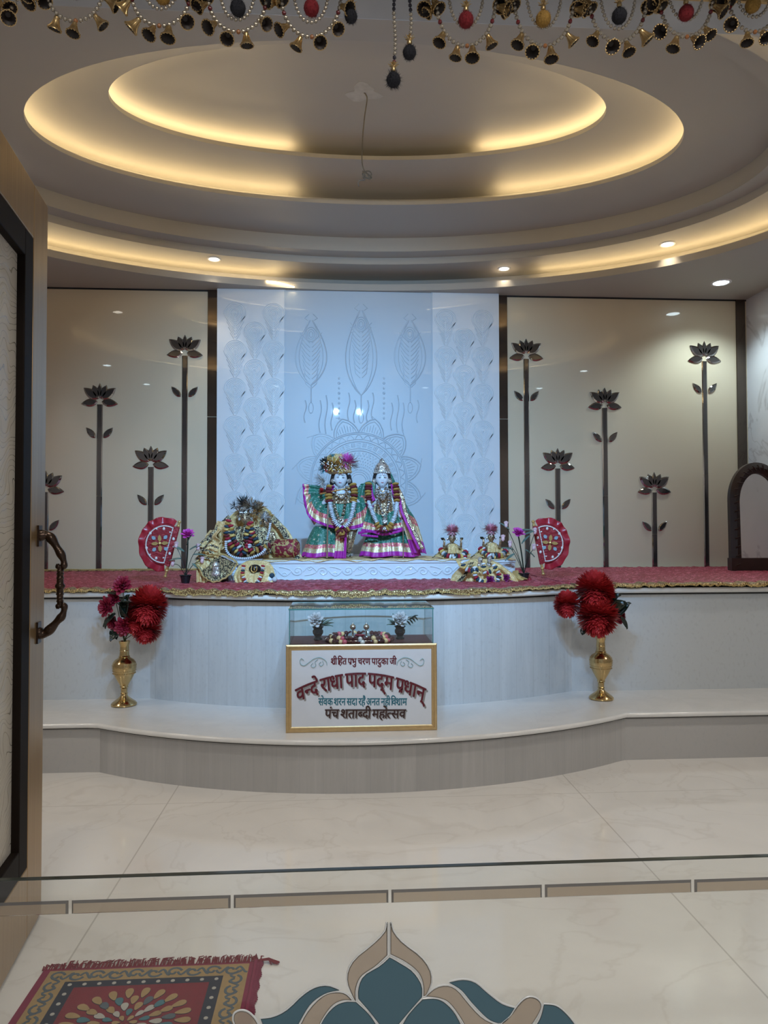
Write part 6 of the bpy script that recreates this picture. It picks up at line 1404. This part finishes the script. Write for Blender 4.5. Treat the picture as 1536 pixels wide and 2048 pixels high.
# ---- two low draped seats in front of them
YS = 5.10
def S(px, py, d=0.): return P(px, py, YS)+Vector((0, d, 0))
us = YS/FPX
s1 = thing('draped_shrine', 'small stand under a fan-shaped black and gold scalloped shawl, leftmost before the plinth', 'shrine', (S(435, 1165).x, YS, ZP+.02))
rows = [[S(412, 1130, -.0), S(424, 1116, .02), S(440, 1113, .03), S(456, 1120, .02), S(472, 1126, -.0)], [S(408, 1142, -.06), S(424, 1138, -.06), S(440, 1138, -.07), S(456, 1138, -.06), S(466, 1138, -.06)], [S(410, 1150, -.09), S(424, 1156, -.12), S(438, 1160, -.13), S(452, 1156, -.12), S(462, 1148, -.09)]]
strip_loft(s1, 'black_gold_shawl', rows, 'blackgold', 60, 20, 10, .006)
def scal(pts_, n_, root, mat='goldlace', r=.006):
    p = catmull([S(*q) for q in pts_], n_*8); mb = MB(); mb.tube([v+Vector((0, -.004, .006*abs(sin(i/8*PI)))) for i, v in enumerate(p)], r, 6); mb.build('scalloped_edge', mat, root)
scal([(393, 1128, -.03), (405, 1140, -.08), (412, 1152, -.1), (436, 1162, -.14), (462, 1150, -.1), (474, 1130, -.03)], 12, s1); scal([(393, 1128, -.02), (404, 1114, 0), (424, 1112, .0), (444, 1109, .0), (470, 1122, -.01), (476, 1130, -.02)], 10, s1)
strip_loft(s1, 'yellow_under_cloth', [[S(396, 1118, .0), S(412, 1110, .02), S(432, 1112, .03)], [S(396, 1140, -.05), S(412, 1146, -.06), S(430, 1150, -.07)], [S(398, 1165, -.08), S(410, 1170, -.09), S(420, 1160, -.09)]], 'yellowcloth', 30, 16, 4, .01)
strip_loft(s1, 'yellow_side', [[S(408, 1094, .06), S(420, 1084, .08), S(436, 1090, .08)], [S(402, 1104, .02), S(420, 1100, .02), S(438, 1106, .04)], [S(392, 1116, -.0), S(412, 1112, -.0), S(436, 1116, .0)]], 'yellowcloth', 30, 16, 5, .012)
for j_, (x_, y_) in enumerate(((404, 1104), (414, 1094), (398, 1116))): scal([(x_-6, y_+4, -.02), (x_+8, y_-3, -.03), (x_+24, y_+3, -.02)], 5, s1, 'blackgold', .007)
mb = MB(); mb.ball(S(436, 1136, -.09), (7*us, 5*us, 9*us), 16, 12, headfn); mb.ball(S(436, 1146, -.1), (9*us, 5*us, 9*us), 10, 8); mb.lathe([(.026, 0), (.022, .014), (.006, .03)], S(436, 1130, -.09), 14); mb.build('silver_figure', 'silverjewel', s1)
MB().box((S(416, 1160).x, YS-.03, ZP+.016), (S(458, 1160).x, YS+.09, S(436, 1148).z)).build('stand', 'wood_dark', s1, smooth=False)
s2 = thing('draped_shrine', 'yellow-draped stone with black oval mark and garland, left front of the plinth', 'shrine', (S(512, 1165).x, YS, ZP+.02))
rows = [[S(478, 1132, .0), S(492, 1123, .03), S(512, 1121, .04), S(534, 1124, .03), S(546, 1134, .0)], [S(470, 1150, -.05), S(490, 1148, -.08), S(512, 1148, -.09), S(536, 1150, -.08), S(552, 1152, -.05)], [S(474, 1164, -.08), S(494, 1168, -.12), S(512, 1172, -.13), S(532, 1168, -.12), S(554, 1160, -.07)]]
strip_loft(s2, 'yellow_cloth', rows, 'yellowcloth', 70, 24, 8, .006)
mb = MB(); mb.ball(S(512, 1137, -.065), (12*us, 7*us, 9*us), 24, 14); mb.build('black_stone', 'eyeB', s2)['label'] = 'glossy black oval stone'
mb = MB(); mb.tube(catmull([S(507, 1131, -.098), S(506, 1138, -.1), S(509, 1142, -.1), S(515, 1141, -.1), S(517, 1136, -.1), S(516, 1131, -.098)], 20), .0035, 6); mb.tube([S(511.5, 1132, -.1), S(512, 1139, -.102)], .003, 6); mb.build('gold_forehead_mark', 'gold', s2)
for pts_ in ([(492, 1130), (490, 1145), (494, 1158), (500, 1168)], [(530, 1130), (527, 1145), (522, 1158), (512, 1170)]): garland(s2, [S(x, y, -.13) for x, y in pts_], 4.2*us, lambda i, n: (5, 4, 3, 5, 6, 2)[i % 6], 'puff_garland')
mb = MB()
for x_, y_, m_ in ((546, 1150, 3), (551, 1157, 4), (541, 1157, 2)): mb.m(m_).ball(S(x_, y_, -.08), 5.5*us, 10, 8)
mb.build('tassel_balls', PUFF, s2)
